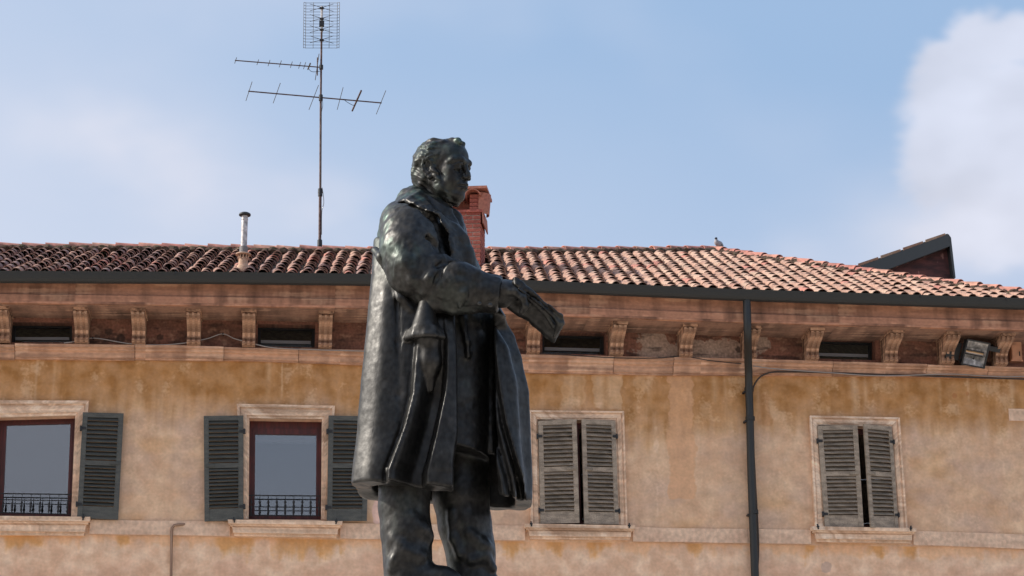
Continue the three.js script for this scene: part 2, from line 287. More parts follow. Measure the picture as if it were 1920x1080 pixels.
// ================================================================ the building
const house = new THREE.Group(); house.name = 'building'; scene.add(house);
house.position.set(0, 0, WALL_Z); house.rotation.y = YAW;
house.userData = { label: 'long old ochre stucco building with a tiled roof behind the statue', category: 'building' };
const HW = (px, py, d = 0) => house.localToWorld(L(px, py, d));
house.updateMatrixWorld(true);

// openings, as quads on the wall
const opening = {
  far_left: [[-6, 783.5], [141.5, 779.5], [133.5, 972], [-14, 968]],
  left: [[467.5, 784.5], [603.5, 786.5], [602, 974.5], [466, 973.5]],
  middle: [[1007, 787], [1153, 789], [1159.5, 984], [1013, 983]],
  right: [[1533, 797], [1669, 801], [1682, 991], [1545, 988]],
};
const attic = [[[19, 603.5], [135, 604.5], [135, 641.5], [18, 641.5]], [[483, 607], [591, 609], [590, 651], [482, 649]], [[1017, 621], [1136, 624], [1136, 665], [1017, 662]], [[1532, 633], [1642, 636], [1642, 675], [1531, 672]]];
function holed(outline, holes, depth) {
  const sh = new THREE.Shape(outline.map(([x, y]) => new THREE.Vector2(x, y)));
  for (const h of holes) sh.holes.push(new THREE.Path(h.map(([px, py]) => { const p = L(px, py); return new THREE.Vector2(p.x, p.y); })));
  return new THREE.ExtrudeGeometry(sh, { depth, bevelEnabled: false }).translate(0, 0, -depth);
}
const cut = (t, a, b) => [[a, tab1(t, a)], ...t.filter(([x]) => x > a && x < b), [b, tab1(t, b)]];
const mouldMid = lnMouldBot.map(([s, h]) => [s, h + 0.06]);
part('wall', holed([[LEFT, 0], [RIGHT, 0], ...cut(mouldMid, LEFT, RIGHT).reverse()], Object.values(opening), 0.42), mWall, house);
const soffitLine = lnFasciaBot.map(([s, h]) => [s, h + 0.02]);
part('frieze', holed([...cut(mouldMid, LEFT, RIGHT), ...cut(soffitLine, LEFT, RIGHT).reverse()], attic, 0.42).translate(0, 0, -0.012), mFrieze, house);
for (const [a, b] of [[LEFT - 0.002, LEFT + 0.4], [RIGHT - 0.4, RIGHT + 0.002]]) part('end_wall', box(a, b, 0, 9.9, -13, -0.42), mInside, house);
part('rear_wall', box(LEFT, RIGHT, 0, 10, -13.4, -13), mInside, house);
for (const y of [5.4, 9.1]) part('floor', box(LEFT + 0.4, RIGHT - 0.4, y, y + 0.18, -13, -0.42), mInside, house);

// soffit, fascia, gutter
part('soffit', sweep(LEFT - 0.9, RIGHT + 0.9, (s) => hSoffit(s) + 0.03, (s) => hSoffit(s), [[0, -0.1], [1, -0.1], [1, FASCIA_D - 0.02]], 0.5), mSoffit, house);
{
  const top = (s) => hSoffit(s) + 0.34, bot = (s) => hSoffit(s) - 0.0;
  part('fascia', sweep(LEFT - 0.9, RIGHT + 0.9, top, bot, [[-0.1, 0.2], [-0.1, FASCIA_D - 0.05], [0.52, FASCIA_D - 0.05], [0.55, FASCIA_D - 0.015], [0.60, FASCIA_D], [1, FASCIA_D], [1, FASCIA_D - 0.09]], 0.4, 0.006), mFascia, house);
  const g = [], r = 0.098;
  for (let k = 0; k <= 10; k++) { const a = Math.PI * k / 10; g.push([0.5 - 0.5 * Math.cos(a * 0.0) + Math.sin(a) * 0.0, 0]); }
  const prof = [[0.0, EAVE_D + r - 0.012], [-0.045, EAVE_D + r + 0.004], [-0.03, EAVE_D + r + 0.014], [0.05, EAVE_D + r + 0.010]];
  for (let k = 1; k <= 9; k++) { const a = Math.PI * k / 9; prof.push([0.05 + Math.sin(a) * 0.95, EAVE_D + Math.cos(a) * r]); }
  part('gutter', sweep(LEFT - 1, RIGHT + 1, (s) => tab1(lnGutter, s), (s) => tab1(lnGutter, s) - 0.16, prof, 0.4), mGutter, house);
  for (const px of [120, 330, 560, 1090, 1300, 1500, 1720, 1880]) { const s = L(px, 520, EAVE_D).x, h = tab1(lnGutter, s); part('gutter_strap', box(s - 0.012, s + 0.012, h - 0.03, h + 0.012, EAVE_D - 0.08, EAVE_D + 0.116), mGutter, house); }
}
// the moulding under the frieze, in stones of their own
{
  const joints = [LEFT, ...[28, 253, 420, 560, 705, 880, 1150, 1262, 1398, 1560, 1735, 1850].map((p) => L(p, 660, 0.1).x), RIGHT];
  for (let i = 0; i < joints.length - 1; i++) {
    const dy = i === 0 ? -0.03 : rnd(-0.008, 0.008), dz = rnd(-0.008, 0.012), k = rnd(0.0, 0.012);
    part('moulding', sweep(joints[i] + 0.004, joints[i + 1] - 0.004, (s) => tab1(lnMouldTop, s) + dy, (s) => tab1(lnMouldBot, s) + dy - k, [[0, -0.1], [0, 0.175 + dz], [0.20, 0.18 + dz], [0.26, 0.135 + dz], [0.40, 0.13 + dz], [0.46, 0.085 + dz], [0.88, 0.075 + dz], [0.91, 0.05 + dz], [1.0, 0.055 + dz], [1.02, -0.1]], 0.16, 0.010), mMould, house);
  }
}
// string course at sill height, between the sills
{
  const x = (p) => L(p, 985, 0.035).x, ends = [[LEFT, x(-40)], [x(168), x(432)], [x(638), x(985)], [x(1186), x(1402)], [x(1402), x(1520)], [x(1711), RIGHT]];
  for (const [a, b] of ends) part('string_course', sweep(a + 0.003, b - 0.003, (s) => tab1(lnBandTop, s), (s) => tab1(lnBandBot, s), [[0, -0.05], [0, 0.032], [1, 0.036], [1, -0.05]], 0.3, 0.006), mBand, house);
}
// scroll brackets under the soffit
{
  const front = [2, 151, 259, 363, 467, 611.5, 738, 868, 1004.5, 1162, 1293, 1413, 1531, 1679.5, 1786, 1887];
  const prof = [[0, 0.0], [0, 0.66], [0.05, 0.66], [0.065, 0.63], [0.12, 0.655], [0.20, 0.65], [0.28, 0.59], [0.37, 0.48], [0.47, 0.365], [0.58, 0.29], [0.68, 0.255], [0.78, 0.25], [0.86, 0.275], [0.92, 0.285], [0.97, 0.25], [1.0, 0.2], [1.0, 0.0]];
  const strip = (w, inset, H, top, dx) => {
    const sh = new THREE.Shape(); prof.forEach(([f, d], i) => { const y = top - f * H, z = Math.max(0, d - (d > 0.05 ? inset : 0)); i ? sh.lineTo(z, y) : sh.moveTo(z, y); });
    return new THREE.ExtrudeGeometry(sh, { depth: w, bevelEnabled: false }).rotateY(-Math.PI / 2).translate(dx + w, 0, 0);
  };
  front.forEach((px, i) => {
    const s = L(px, i < 8 ? 580 : 610, 0.6).x, top = hSoffit(s) - 0.001, H = top - tab1(lnMouldTop, s) - 0.004, w = 0.205 + rnd(-0.01, 0.01), a = w * 0.2, list = [];
    for (let k = 0; k < 5; k++) list.push(strip(a - (k % 2 ? 0 : -0.0), k % 2 ? 0.03 : 0.002 * (k === 2), H, top, s - w / 2 + k * a));
    list.push(box(s - w / 2 - 0.018, s + w / 2 + 0.018, top - 0.035, top - 0.0005, 0.02, 0.685));
    part('bracket', merged(list), mBracket, house);
  });
}
// ---------------------------------------------------------------- attic openings
attic.forEach((q) => {
  const c = quadPx(q, 0), f = part('attic_window', merged([c.bar(0, 0, 1, 0.09, -0.3, -0.24), c.bar(0, 0.93, 1, 1, -0.3, -0.24), c.bar(0, 0.09, 0.055, 0.93, -0.3, -0.24), c.bar(0.945, 0.09, 1, 0.93, -0.3, -0.24)]), mFrameDark, house);
  part('pane', c.bar(0.05, 0.08, 0.95, 0.94, -0.275, -0.27), mAtticGlass, f);
  part('sash_rail', c.bar(0.06, 0.56, 0.93, 0.70, -0.262, -0.238), mRail, f);
});
// ---------------------------------------------------------------- main windows: stone surround, sill
function surround(outer, open, sillBox, sillDrop) {
  const o = quadPx(outer, 0.0), i = quadPx(open, 0.0), lerpUV = (p) => p;
  const pt = (A, d) => { const v = L(A[0], A[1]); return V(v.x, v.y, d); };
  const [OTL, OTR, OBR, OBL] = outer, [ITL, ITR, IBR, IBL] = open;
  const seg = (a, b, c, d, z0, z1) => hexa([pt(a, z0), pt(b, z0), pt(c, z0), pt(d, z0), pt(a, z1), pt(b, z1), pt(c, z1), pt(d, z1)]);
  const m = (A, B, k) => [lerp(A[0], B[0], k), lerp(A[1], B[1], k)];
  const bands = [[0, 0.22, 0.075], [0.22, 0.34, 0.045], [0.34, 0.80, 0.052], [0.80, 1, 0.036]];   // fillet, groove, face, inner step
  const head = [], jl = [], jr = [];
  for (const [k0, k1, z] of bands) {
    head.push(seg(m(OTL, ITL, k0), m(OTR, ITR, k0), m(OTR, ITR, k1), m(OTL, ITL, k1), -0.03, z));
    jl.push(seg(m(OTL, ITL, k0), m(OTL, ITL, k1), m(OBL, IBL, k1), m(OBL, IBL, k0), -0.03, z - 0.003));
    jr.push(seg(m(OTR, ITR, k1), m(OTR, ITR, k0), m(OBR, IBR, k0), m(OBR, IBR, k1), -0.03, z - 0.003));
  }
  const w = part('window', merged(head), mStone, house);
  part('jamb', merged(jl), mStone, w); part('jamb', merged(jr), mStone, w);
  const sl = quadPx(sillBox, 0.0);
  part('sill', merged([sl.bar(0, 0, 1, 0.26, -0.02, 0.17), sl.bar(0.012, 0.26, 0.988, 0.38, -0.02, 0.135), sl.bar(0.025, 0.38, 0.975, 0.46, -0.02, 0.10), sl.bar(0.03, 0.46, 0.97, 0.82, -0.02, 0.115), sl.bar(0.035, 0.82, 0.965, 1, -0.02, 0.07)]), mStone, w);
  for (const u of [0.055, 0.945]) part('shutter_hook', merged([sl.bar(u - 0.006, -0.16, u + 0.006, 0.2, 0.165, 0.185), sl.bar(u - 0.012, -0.02, u + 0.012, 0.06, 0.14, 0.19)]), mIron, w);
  return w;
}
function glazed(w, open, glass, railTop, railMid, nb, b0, b1, vase, shadeStrip) {
  const q = quadPx(open, 0), Z = -0.2;
  // reddish frame in the reveal
  const g = quadPx(glass, 0), inv = (p) => { const a = L(p[0], p[1], Z); return [(a.x - q.c[0].x) / q.w, (q.c[0].y - a.y) / q.h]; };
  const [u0, v0] = inv(glass[0]), [u1, v1] = inv(glass[2]);
  const F = (a, b, c, d, z0, z1) => q.bar(a, b, c, d, z0, z1);
  part('frame', merged([F(0, 0, 1, v0 * 0.55, Z - 0.06, Z), F(0, v0 * 0.55, u0 * 0.6, 1, Z - 0.06, Z), F(1 - (1 - u1) * 0.6, v0 * 0.55, 1, 1, Z - 0.06, Z), F(u0 * 0.6, v0 * 0.55, u0, v1, Z - 0.055, Z + 0.012), F(u1, v0 * 0.55, 1 - (1 - u1) * 0.6, v1, Z - 0.055, Z + 0.012), F(u0, v0 * 0.55, u1, v0, Z - 0.055, Z + 0.012), F(u0 * 0.6, v1, 1 - (1 - u1) * 0.6, 1, Z - 0.055, Z + 0.012)]), mFrameRed, w);
  part('pane', F(u0 - 0.005, v0 - 0.005, u1 + 0.005, v1 + 0.005, Z - 0.03, Z - 0.024), mGlass, w);
  if (shadeStrip) part('lintel_shade_strip', F(u0 - 0.01, v0 - 0.005, u1 + 0.01, v0 + shadeStrip, Z - 0.12, Z - 0.05), mFrameDark, w);  // dark strip added to stand for lintel shade and reflection on the glass
  const zr = -0.06, vOf = (py) => (q.c[0].y - L((open[0][0] + open[1][0]) / 2, py, zr).y) / q.h, rt = vOf(railTop), rm = vOf(railMid);
  const bar = (v, t) => rod(q.at(-0.005, v, zr), q.at(1.005, v, zr), t, t, 6);
  part('railing', merged([bar(rt, 0.010), bar(rm, 0.008), bar(0.955, 0.010)]), mIron, w);
  for (let k = 0; k < nb; k++) {
    const u = lerp(b0, b1, k / (nb - 1)), top = q.at(u, rt, zr), bot = q.at(u, 0.955, zr), len = top.y - bot.y;
    const pts = vase === 2 ? [[0, .006], [.08, .022], [.2, .012], [.34, .026], [.46, .010], [.56, .008], [.66, .03], [.76, .014], [.86, .008], [1, .006]] : [[0, .006], [.06, .010], [.14, .028], [.26, .016], [.36, .03], [.48, .014], [.56, .024], [.64, .008], [.8, .007], [1, .006]];
    part('baluster', new THREE.LatheGeometry(pts.map(([t, a]) => new THREE.Vector2(a * 0.72, t * len)), 8).translate(bot.x, bot.y, bot.z), mIron, w);
  }
}
const wA = surround([[-38, 752], [167, 753], [151, 973], [-54, 973]], opening.far_left, [[-60, 970], [171, 972.5], [166, 1005.5], [-56, 1003.5]]);
wA.userData.label = 'far left window with a wrought iron railing, cut by the edge';
glazed(wA, opening.far_left, [[12, 798], [128.5, 798.5], [123, 962.5], [5, 962]], 926.5, 938, 9, 0.0, 0.94, 1, 0);
const wB = surround([[444, 759], [628, 762.5], [612, 976], [456, 975]], opening.left, [[427.5, 977.5], [642, 980.5], [638, 1009.5], [432, 1006]]);
wB.userData.label = 'window with red brown frame and iron railing between open shutters';
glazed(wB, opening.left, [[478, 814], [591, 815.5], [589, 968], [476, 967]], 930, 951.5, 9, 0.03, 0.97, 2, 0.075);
const wC = surround([[992, 771], [1169, 772.5], [1175.5, 986], [995, 984.5]], opening.middle, [[982.5, 985], [1188, 988.5], [1187, 1013.5], [986, 1012]]);
const wD = surround([[1516.7, 781], [1685, 784.5], [1700, 992], [1527, 989]], opening.right, [[1518, 990], [1713, 993.5], [1712, 1020], [1523, 1017]]);
for (const [w, o] of [[wC, opening.middle], [wD, opening.right]]) {
  const q = quadPx(o, 0), Z = -0.2;
  part('frame', merged([q.bar(0, 0, 1, 0.05, Z - 0.06, Z), q.bar(0, 0.95, 1, 1, Z - 0.06, Z), q.bar(0, 0.05, 0.06, 0.95, Z - 0.06, Z), q.bar(0.94, 0.05, 1, 0.95, Z - 0.06, Z), q.bar(0.45, 0.05, 0.55, 0.95, Z - 0.06, Z)]), mFrameRed, w);
  part('pane', q.bar(0.06, 0.05, 0.45, 0.95, Z - 0.03, Z - 0.024), mGlass, w); part('pane', q.bar(0.55, 0.05, 0.94, 0.95, Z - 0.03, Z - 0.024), mGlass, w);
}
wC.userData.label = 'window behind weathered grey shutters, right of the statue';
wD.userData.label = 'window behind weathered shutters standing ajar, right of the downpipe';
// ---------------------------------------------------------------- louvred shutters
function shutter(q, mats, nTop, nBot, hingeLeft, label) {
  const T = 0.042, st = 0.125, e = 0.0, tr = 0.045, mid = 0.455, mh = 0.045, br = 0.885;
  const f = part('shutter', merged([q.bar(0, 0, st, 1, 0, T), q.bar(1 - st, 0, 1, 1, 0, T), q.bar(st, 0.0, 1 - st, tr, 0.001, T - 0.002), q.bar(st, mid, 1 - st, mid + mh, 0.001, T - 0.002), q.bar(st, br, 1 - st, 1, 0.003, T - 0.008)]), mats[0], house);
  if (label) f.userData.label = label;
  const slats = (v0, v1, n) => { for (let k = 0; k < n; k++) { const p = (v1 - v0) / n, a = v0 + p * (k + 0.05), j = rnd(-0.002, 0.002), m = mats[rnd() < 0.7 ? 0 : 1]; const c = [q.at(st - 0.01, a - p * 0.24, -0.022), q.at(1 - st + 0.01, a - p * 0.24 + j, -0.022), q.at(1 - st + 0.01, a + p * 0.74 + j, 0.042), q.at(st - 0.01, a + p * 0.74, 0.042)]; part('slat', hexa([...c, ...c.map((x) => x.clone().addScaledVector(q.n, 0.010).add(V(0, 0.006, 0)))]), m, f); } };
  slats(tr, mid, nTop); slats(mid + mh, br, nBot);
  for (const v of [0.13, 0.85]) { const u = hingeLeft ? 0 : 1, d = hingeLeft ? -1 : 1; part('hinge', merged([q.bar(Math.min(u, u + d * 0.05), v, Math.max(u, u + d * 0.05), v + 0.045, -0.01, T + 0.02), q.bar(Math.min(u, u - d * 0.1), v + 0.01, Math.max(u, u - d * 0.1), v + 0.035, T, T + 0.008)]), mIron, f); }
  part('latch', merged([q.bar(hingeLeft ? 0.72 : 0.04, mid + 0.012, hingeLeft ? 0.96 : 0.28, mid + 0.034, T - 0.002, T + 0.016)]), mats[1], f);
  return f;
}
shutter(quadPx([[155.5, 774, 0.09], [232, 776, 0.05], [221.5, 975, 0.05], [144.5, 971.5, 0.09]]), mGreen, 10, 11, true, 'open dark green shutter right of the far left window');
shutter(quadPx([[382.5, 781, 0.05], [456.5, 780, 0.09], [456.5, 975.5, 0.09], [384, 978, 0.05]]), mGreen, 10, 11, false, 'open dark green shutter left of the railed window');
shutter(quadPx([[616, 780, 0.09], [691, 781.5, 0.05], [687.5, 977, 0.05], [613, 977.5, 0.09]]), mGreen, 10, 11, true, 'open dark green shutter half hidden by the statue');
shutter(quadPx([[1009, 790, 0.04], [1081, 787, 0.10], [1086.5, 981, 0.10], [1013.5, 982.5, 0.04]]), mGreyWood, 10, 10, true, 'weathered grey shutter leaf nearest the statue');
shutter(quadPx([[1089.7, 787, 0.11], [1152.6, 790, 0.04], [1159, 984, 0.04], [1095, 982.5, 0.11]]), mGreyWood, 10, 10, false, 'weathered grey shutter leaf, right one of the closed pair');
shutter(quadPx([[1532, 799, 0.04], [1607, 797.6, 0.10], [1618.7, 988.6, 0.10], [1546.3, 989, 0.04]]), mGreyWood, 10, 10, true, 'weathered grey shutter leaf right of the downpipe');
shutter(quadPx([[1617.4, 795.7, 0.16], [1670, 801, 0.04], [1682.6, 990.8, 0.04], [1631, 990, 0.16]]), mGreyWood, 10, 10, false, 'weathered grey shutter leaf standing ajar at the far right');

// ---------------------------------------------------------------- downpipe, small pipe
{
  const top = L(1400, 562, 0.98), a = L(1401.5, 622, 0.98), b = L(1402.5, 662, 0.55), c = L(1403.5, 694, 0.27), d = L(1404, 720, 0.16), e = L(1409, 900, 0.12), g = L(1416, 1090, 0.12), r = 0.064;
  a.x = top.x;
  part('downpipe', merged([tube([top, a, b, c, d, L(1406, 780, 0.12), e, g, V(g.x, 4, 0.12)], r, 60, 14), ...[730, 785, 960].map((y) => { const p = tube([top, a, b, c, d, L(1406, 780, 0.12), e, g, V(g.x, 4, 0.12)], r, 60, 14); const q = L(1404.5 + (y - 730) * 0.037, y, 0.12); return rod(q.clone().add(V(0, -0.03, 0)), q.clone().add(V(0, 0.03, 0)), r + 0.012, r + 0.012, 14); })]), mGutter, house);
  for (const y of [735, 790, 965]) { const q = L(1404.5 + (y - 730) * 0.037, y, 0.12); part('pipe_clip', box(q.x - 0.095, q.x - 0.06, q.y - 0.012, q.y + 0.012, -0.02, 0.14), mIron, house); }
  const mPipe = std({ map: tex(64, 256, (u, v) => { const k = fbm(u * 6, v * 14, 3, 4); return mix3(rgb(176, 148, 126), rgb(120, 92, 74), clamp(0.5 + k * 2, 0, 1)); }), roughness: 0.7 });
  const p = (x, y, d = 0.05) => L(x, y, d);
  const sp = part('waste_pipe', tube([p(346, 983, 0.02), p(338, 983.5, 0.06), p(326, 985, 0.06), p(322, 991, 0.06), p(321.5, 1010, 0.055), p(321, 1050, 0.045), p(320.5, 1095, 0.045), V(p(320.5, 1095).x, 4, 0.045)], 0.021, 60, 10), mPipe, house);
  sp.userData.label = 'thin weathered pipe running down below the string course';
}
// ================================================================ roof
const TANP = Math.tan(22 * rad), SKEW = Math.tan(3.4 * rad);
const hEave = (s) => tab1(lnGutter, s) - 0.03;                        // roof plane over the eave line, d = EAVE_D
const roofH = (s, d) => hEave(s) + TANP * (EAVE_D - d);
function roofHit(px, py) {                                            // where a pixel's ray meets the roof plane
  const r = toLocalDir(rayOf(px, py)); let t = (EAVE_D - camL.z) / r.z, d = EAVE_D;
  for (let i = 0; i < 40; i++) { const s = camL.x + r.x * t, h = camL.y + r.y * t, z = camL.z + r.z * t, f = h - roofH(s, z), df = r.y + TANP * r.z; t -= f / df; }
  return V(camL.x + r.x * t, camL.y + r.y * t, camL.z + r.z * t);
}
const ridgePx = [[-60, 470], [0, 470], [250, 471], [690, 477], [920, 477], [1150, 476], [1340, 474]], hipPx = [[1340, 474], [1430, 488], [1530, 502], [1640, 518], [1750, 534], [1850, 547], [1920, 556]];
const ridge = ridgePx.map(([x, y]) => roofHit(x, y)), hip = hipPx.map(([x, y]) => roofHit(x, y));
{ const a = ridge[1], b = ridge[2]; ridge[0] = V(LEFT - 1, lerp(a.y, b.y, (LEFT - 1 - a.x) / (b.x - a.x)), lerp(a.z, b.z, (LEFT - 1 - a.x) / (b.x - a.x))); ridge[0].y = roofH(ridge[0].x, ridge[0].z);
  const c = hip[hip.length - 2], e = hip[hip.length - 1], k = (EAVE_D - c.z) / (e.z - c.z); hip.push(V(lerp(c.x, e.x, k), 0, EAVE_D)); hip[hip.length - 1].y = roofH(hip[hip.length - 1].x, EAVE_D); }
const roofTop = [...ridge, ...hip.slice(1)].map((p) => [p.x, p.z]);   // upper edge of the slope: s -> d
const topD = (s) => s > roofTop[roofTop.length - 1][0] ? 99 : tab1(roofTop, s);
{
  const t = (a, b, c, n) => tex(128, 128, (u, v) => { const k = fbm(u * 4, v * 4, n, 4), g = fbm(u * 22, v * 22, n + 1, 3), l = fbm(u * 9, v * 9, n + 7, 3); let q = mix3(a, b, clamp(0.45 + k * 1.7, 0, 1)); q = mix3(q, c, 0.6 * smoothstep(l + g * 0.3, 0.16, 0.36)); return mul3(q, 1 + g * 0.25); });
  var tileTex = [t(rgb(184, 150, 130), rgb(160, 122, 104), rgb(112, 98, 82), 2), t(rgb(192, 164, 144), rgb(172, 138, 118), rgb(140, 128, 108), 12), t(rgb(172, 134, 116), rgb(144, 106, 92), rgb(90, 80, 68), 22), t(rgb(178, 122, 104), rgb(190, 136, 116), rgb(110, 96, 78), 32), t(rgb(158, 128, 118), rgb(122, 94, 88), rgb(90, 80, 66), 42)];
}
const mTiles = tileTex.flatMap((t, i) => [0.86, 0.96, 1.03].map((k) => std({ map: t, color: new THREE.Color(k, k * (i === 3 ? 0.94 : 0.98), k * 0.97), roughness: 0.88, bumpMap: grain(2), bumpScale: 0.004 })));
const mMoss = std({ map: tex(128, 128, (u, v) => { const k = fbm(u * 9, v * 9, 3, 4); return mix3(rgb(92, 84, 62), rgb(64, 58, 44), clamp(0.5 + k * 2, 0, 1)); }), roughness: 1 });
const mMortar = std({ map: tex(128, 128, (u, v) => { const k = fbm(u * 9, v * 9, 13, 4), l = fbm(u * 5, v * 5, 23, 3); return mix3(mix3(rgb(122, 98, 82), rgb(84, 66, 54), clamp(0.5 + k * 2, 0, 1)), rgb(84, 80, 50), 0.8 * smoothstep(l, 0.06, 0.2)); }), roughness: 1, bumpMap: grain(3), bumpScale: 0.02 });
// one curved tile: lower end wide, z runs down the slope
function coppo(len, r0, r1, thick, arc, n = 8, wob = 0) {
  const pos = [], uv = [], idx = [], rows = 3;
  const ring = (z, r, k, off) => { for (let i = 0; i <= n; i++) { const a = lerp(-arc / 2, arc / 2, i / n); pos.push(Math.sin(a) * r, Math.cos(a) * r - r * 0.5 + k, z + off * Math.sin(i * 2.1)); uv.push(i / n * 0.5 + z * 0.4, z + r); } };
  for (let j = 0; j < rows; j++) { const z = lerp(-len, 0, j / (rows - 1)), r = lerp(r0, r1, j / (rows - 1)); ring(z, r + thick / 2, 0, j === rows - 1 ? wob : 0); ring(z, r - thick / 2, 0, j === rows - 1 ? wob : 0); }
  const m = n + 1, q = (a, b, c, d) => idx.push(a, b, c, a, c, d);
  for (let j = 0; j < rows - 1; j++) for (let i = 0; i < n; i++) { const o = j * 2 * m, p = o + 2 * m; q(o + i, p + i, p + i + 1, o + i + 1); q(o + m + i, o + m + i + 1, p + m + i + 1, p + m + i); }
  const e = (rows - 1) * 2 * m; for (let i = 0; i < n; i++) { q(e + i, e + m + i, e + m + i + 1, e + i + 1); q(i, i + 1, m + i + 1, m + i); }
  for (let j = 0; j < rows - 1; j++) for (const i of [0, n]) { const o = j * 2 * m, p = o + 2 * m; i ? q(o + i, p + i, p + m + i, o + m + i) : q(o + i, o + m + i, p + m + i, p + i); }
  const g = new THREE.BufferGeometry(); g.setAttribute('position', new THREE.Float32BufferAttribute(pos, 3)); g.setAttribute('uv', new THREE.Float32BufferAttribute(uv, 2)); g.setIndex(idx);
  return toCreasedNormals(g, 0.7);
}
const coverGeo = [coppo(0.44, 0.066, 0.080, 0.017, 3.0, 8, 0.003), coppo(0.46, 0.064, 0.083, 0.016, 2.9, 8, 0.005), coppo(0.42, 0.067, 0.078, 0.019, 3.1, 8, 0.002)];
const panGeo = coppo(0.44, 0.085, 0.075, 0.015, 2.6, 6).rotateZ(Math.PI);
const roof = (() => {                                                 // the boarded slope under the tiles
  const pos = [], uv = [], n = 90;
  for (let i = 0; i < n; i++) { const a = lerp(LEFT - 1, hip[hip.length - 1].x, i / n), b = lerp(LEFT - 1, hip[hip.length - 1].x, (i + 1) / n), da = Math.min(topD(a), EAVE_D - 0.01), db = Math.min(topD(b), EAVE_D - 0.01);
    const P = [[a, roofH(a, EAVE_D) - 0.01, EAVE_D], [b, roofH(b, EAVE_D) - 0.01, EAVE_D], [b, roofH(b, db) - 0.01, db], [a, roofH(a, da) - 0.01, da]];
    for (const k of [0, 1, 2, 0, 2, 3]) { pos.push(...P[k]); uv.push(P[k][0], P[k][2]); } }
  const apex = ridge[ridge.length - 1], back = -12.9, r0 = ridge[0], corner = hip[hip.length - 1];
  const tri = (...p) => p.forEach((q) => { pos.push(q.x, q.y, q.z); uv.push(q.x, q.z); });
  const low = (x, z) => V(x, hEave(x) - 0.05, z);
  tri(corner, low(RIGHT + 0.9, back - 1), apex); tri(apex, low(RIGHT + 0.9, back - 1), low(LEFT - 1, back - 1)); tri(apex, low(LEFT - 1, back - 1), r0); tri(r0, low(LEFT - 1, back - 1), V(LEFT - 1, hEave(LEFT), EAVE_D));
  const g = new THREE.BufferGeometry(); g.setAttribute('position', new THREE.Float32BufferAttribute(pos, 3)); g.setAttribute('uv', new THREE.Float32BufferAttribute(uv, 2)); g.computeVertexNormals();
  return part('roof', g, mMoss, house);
})();
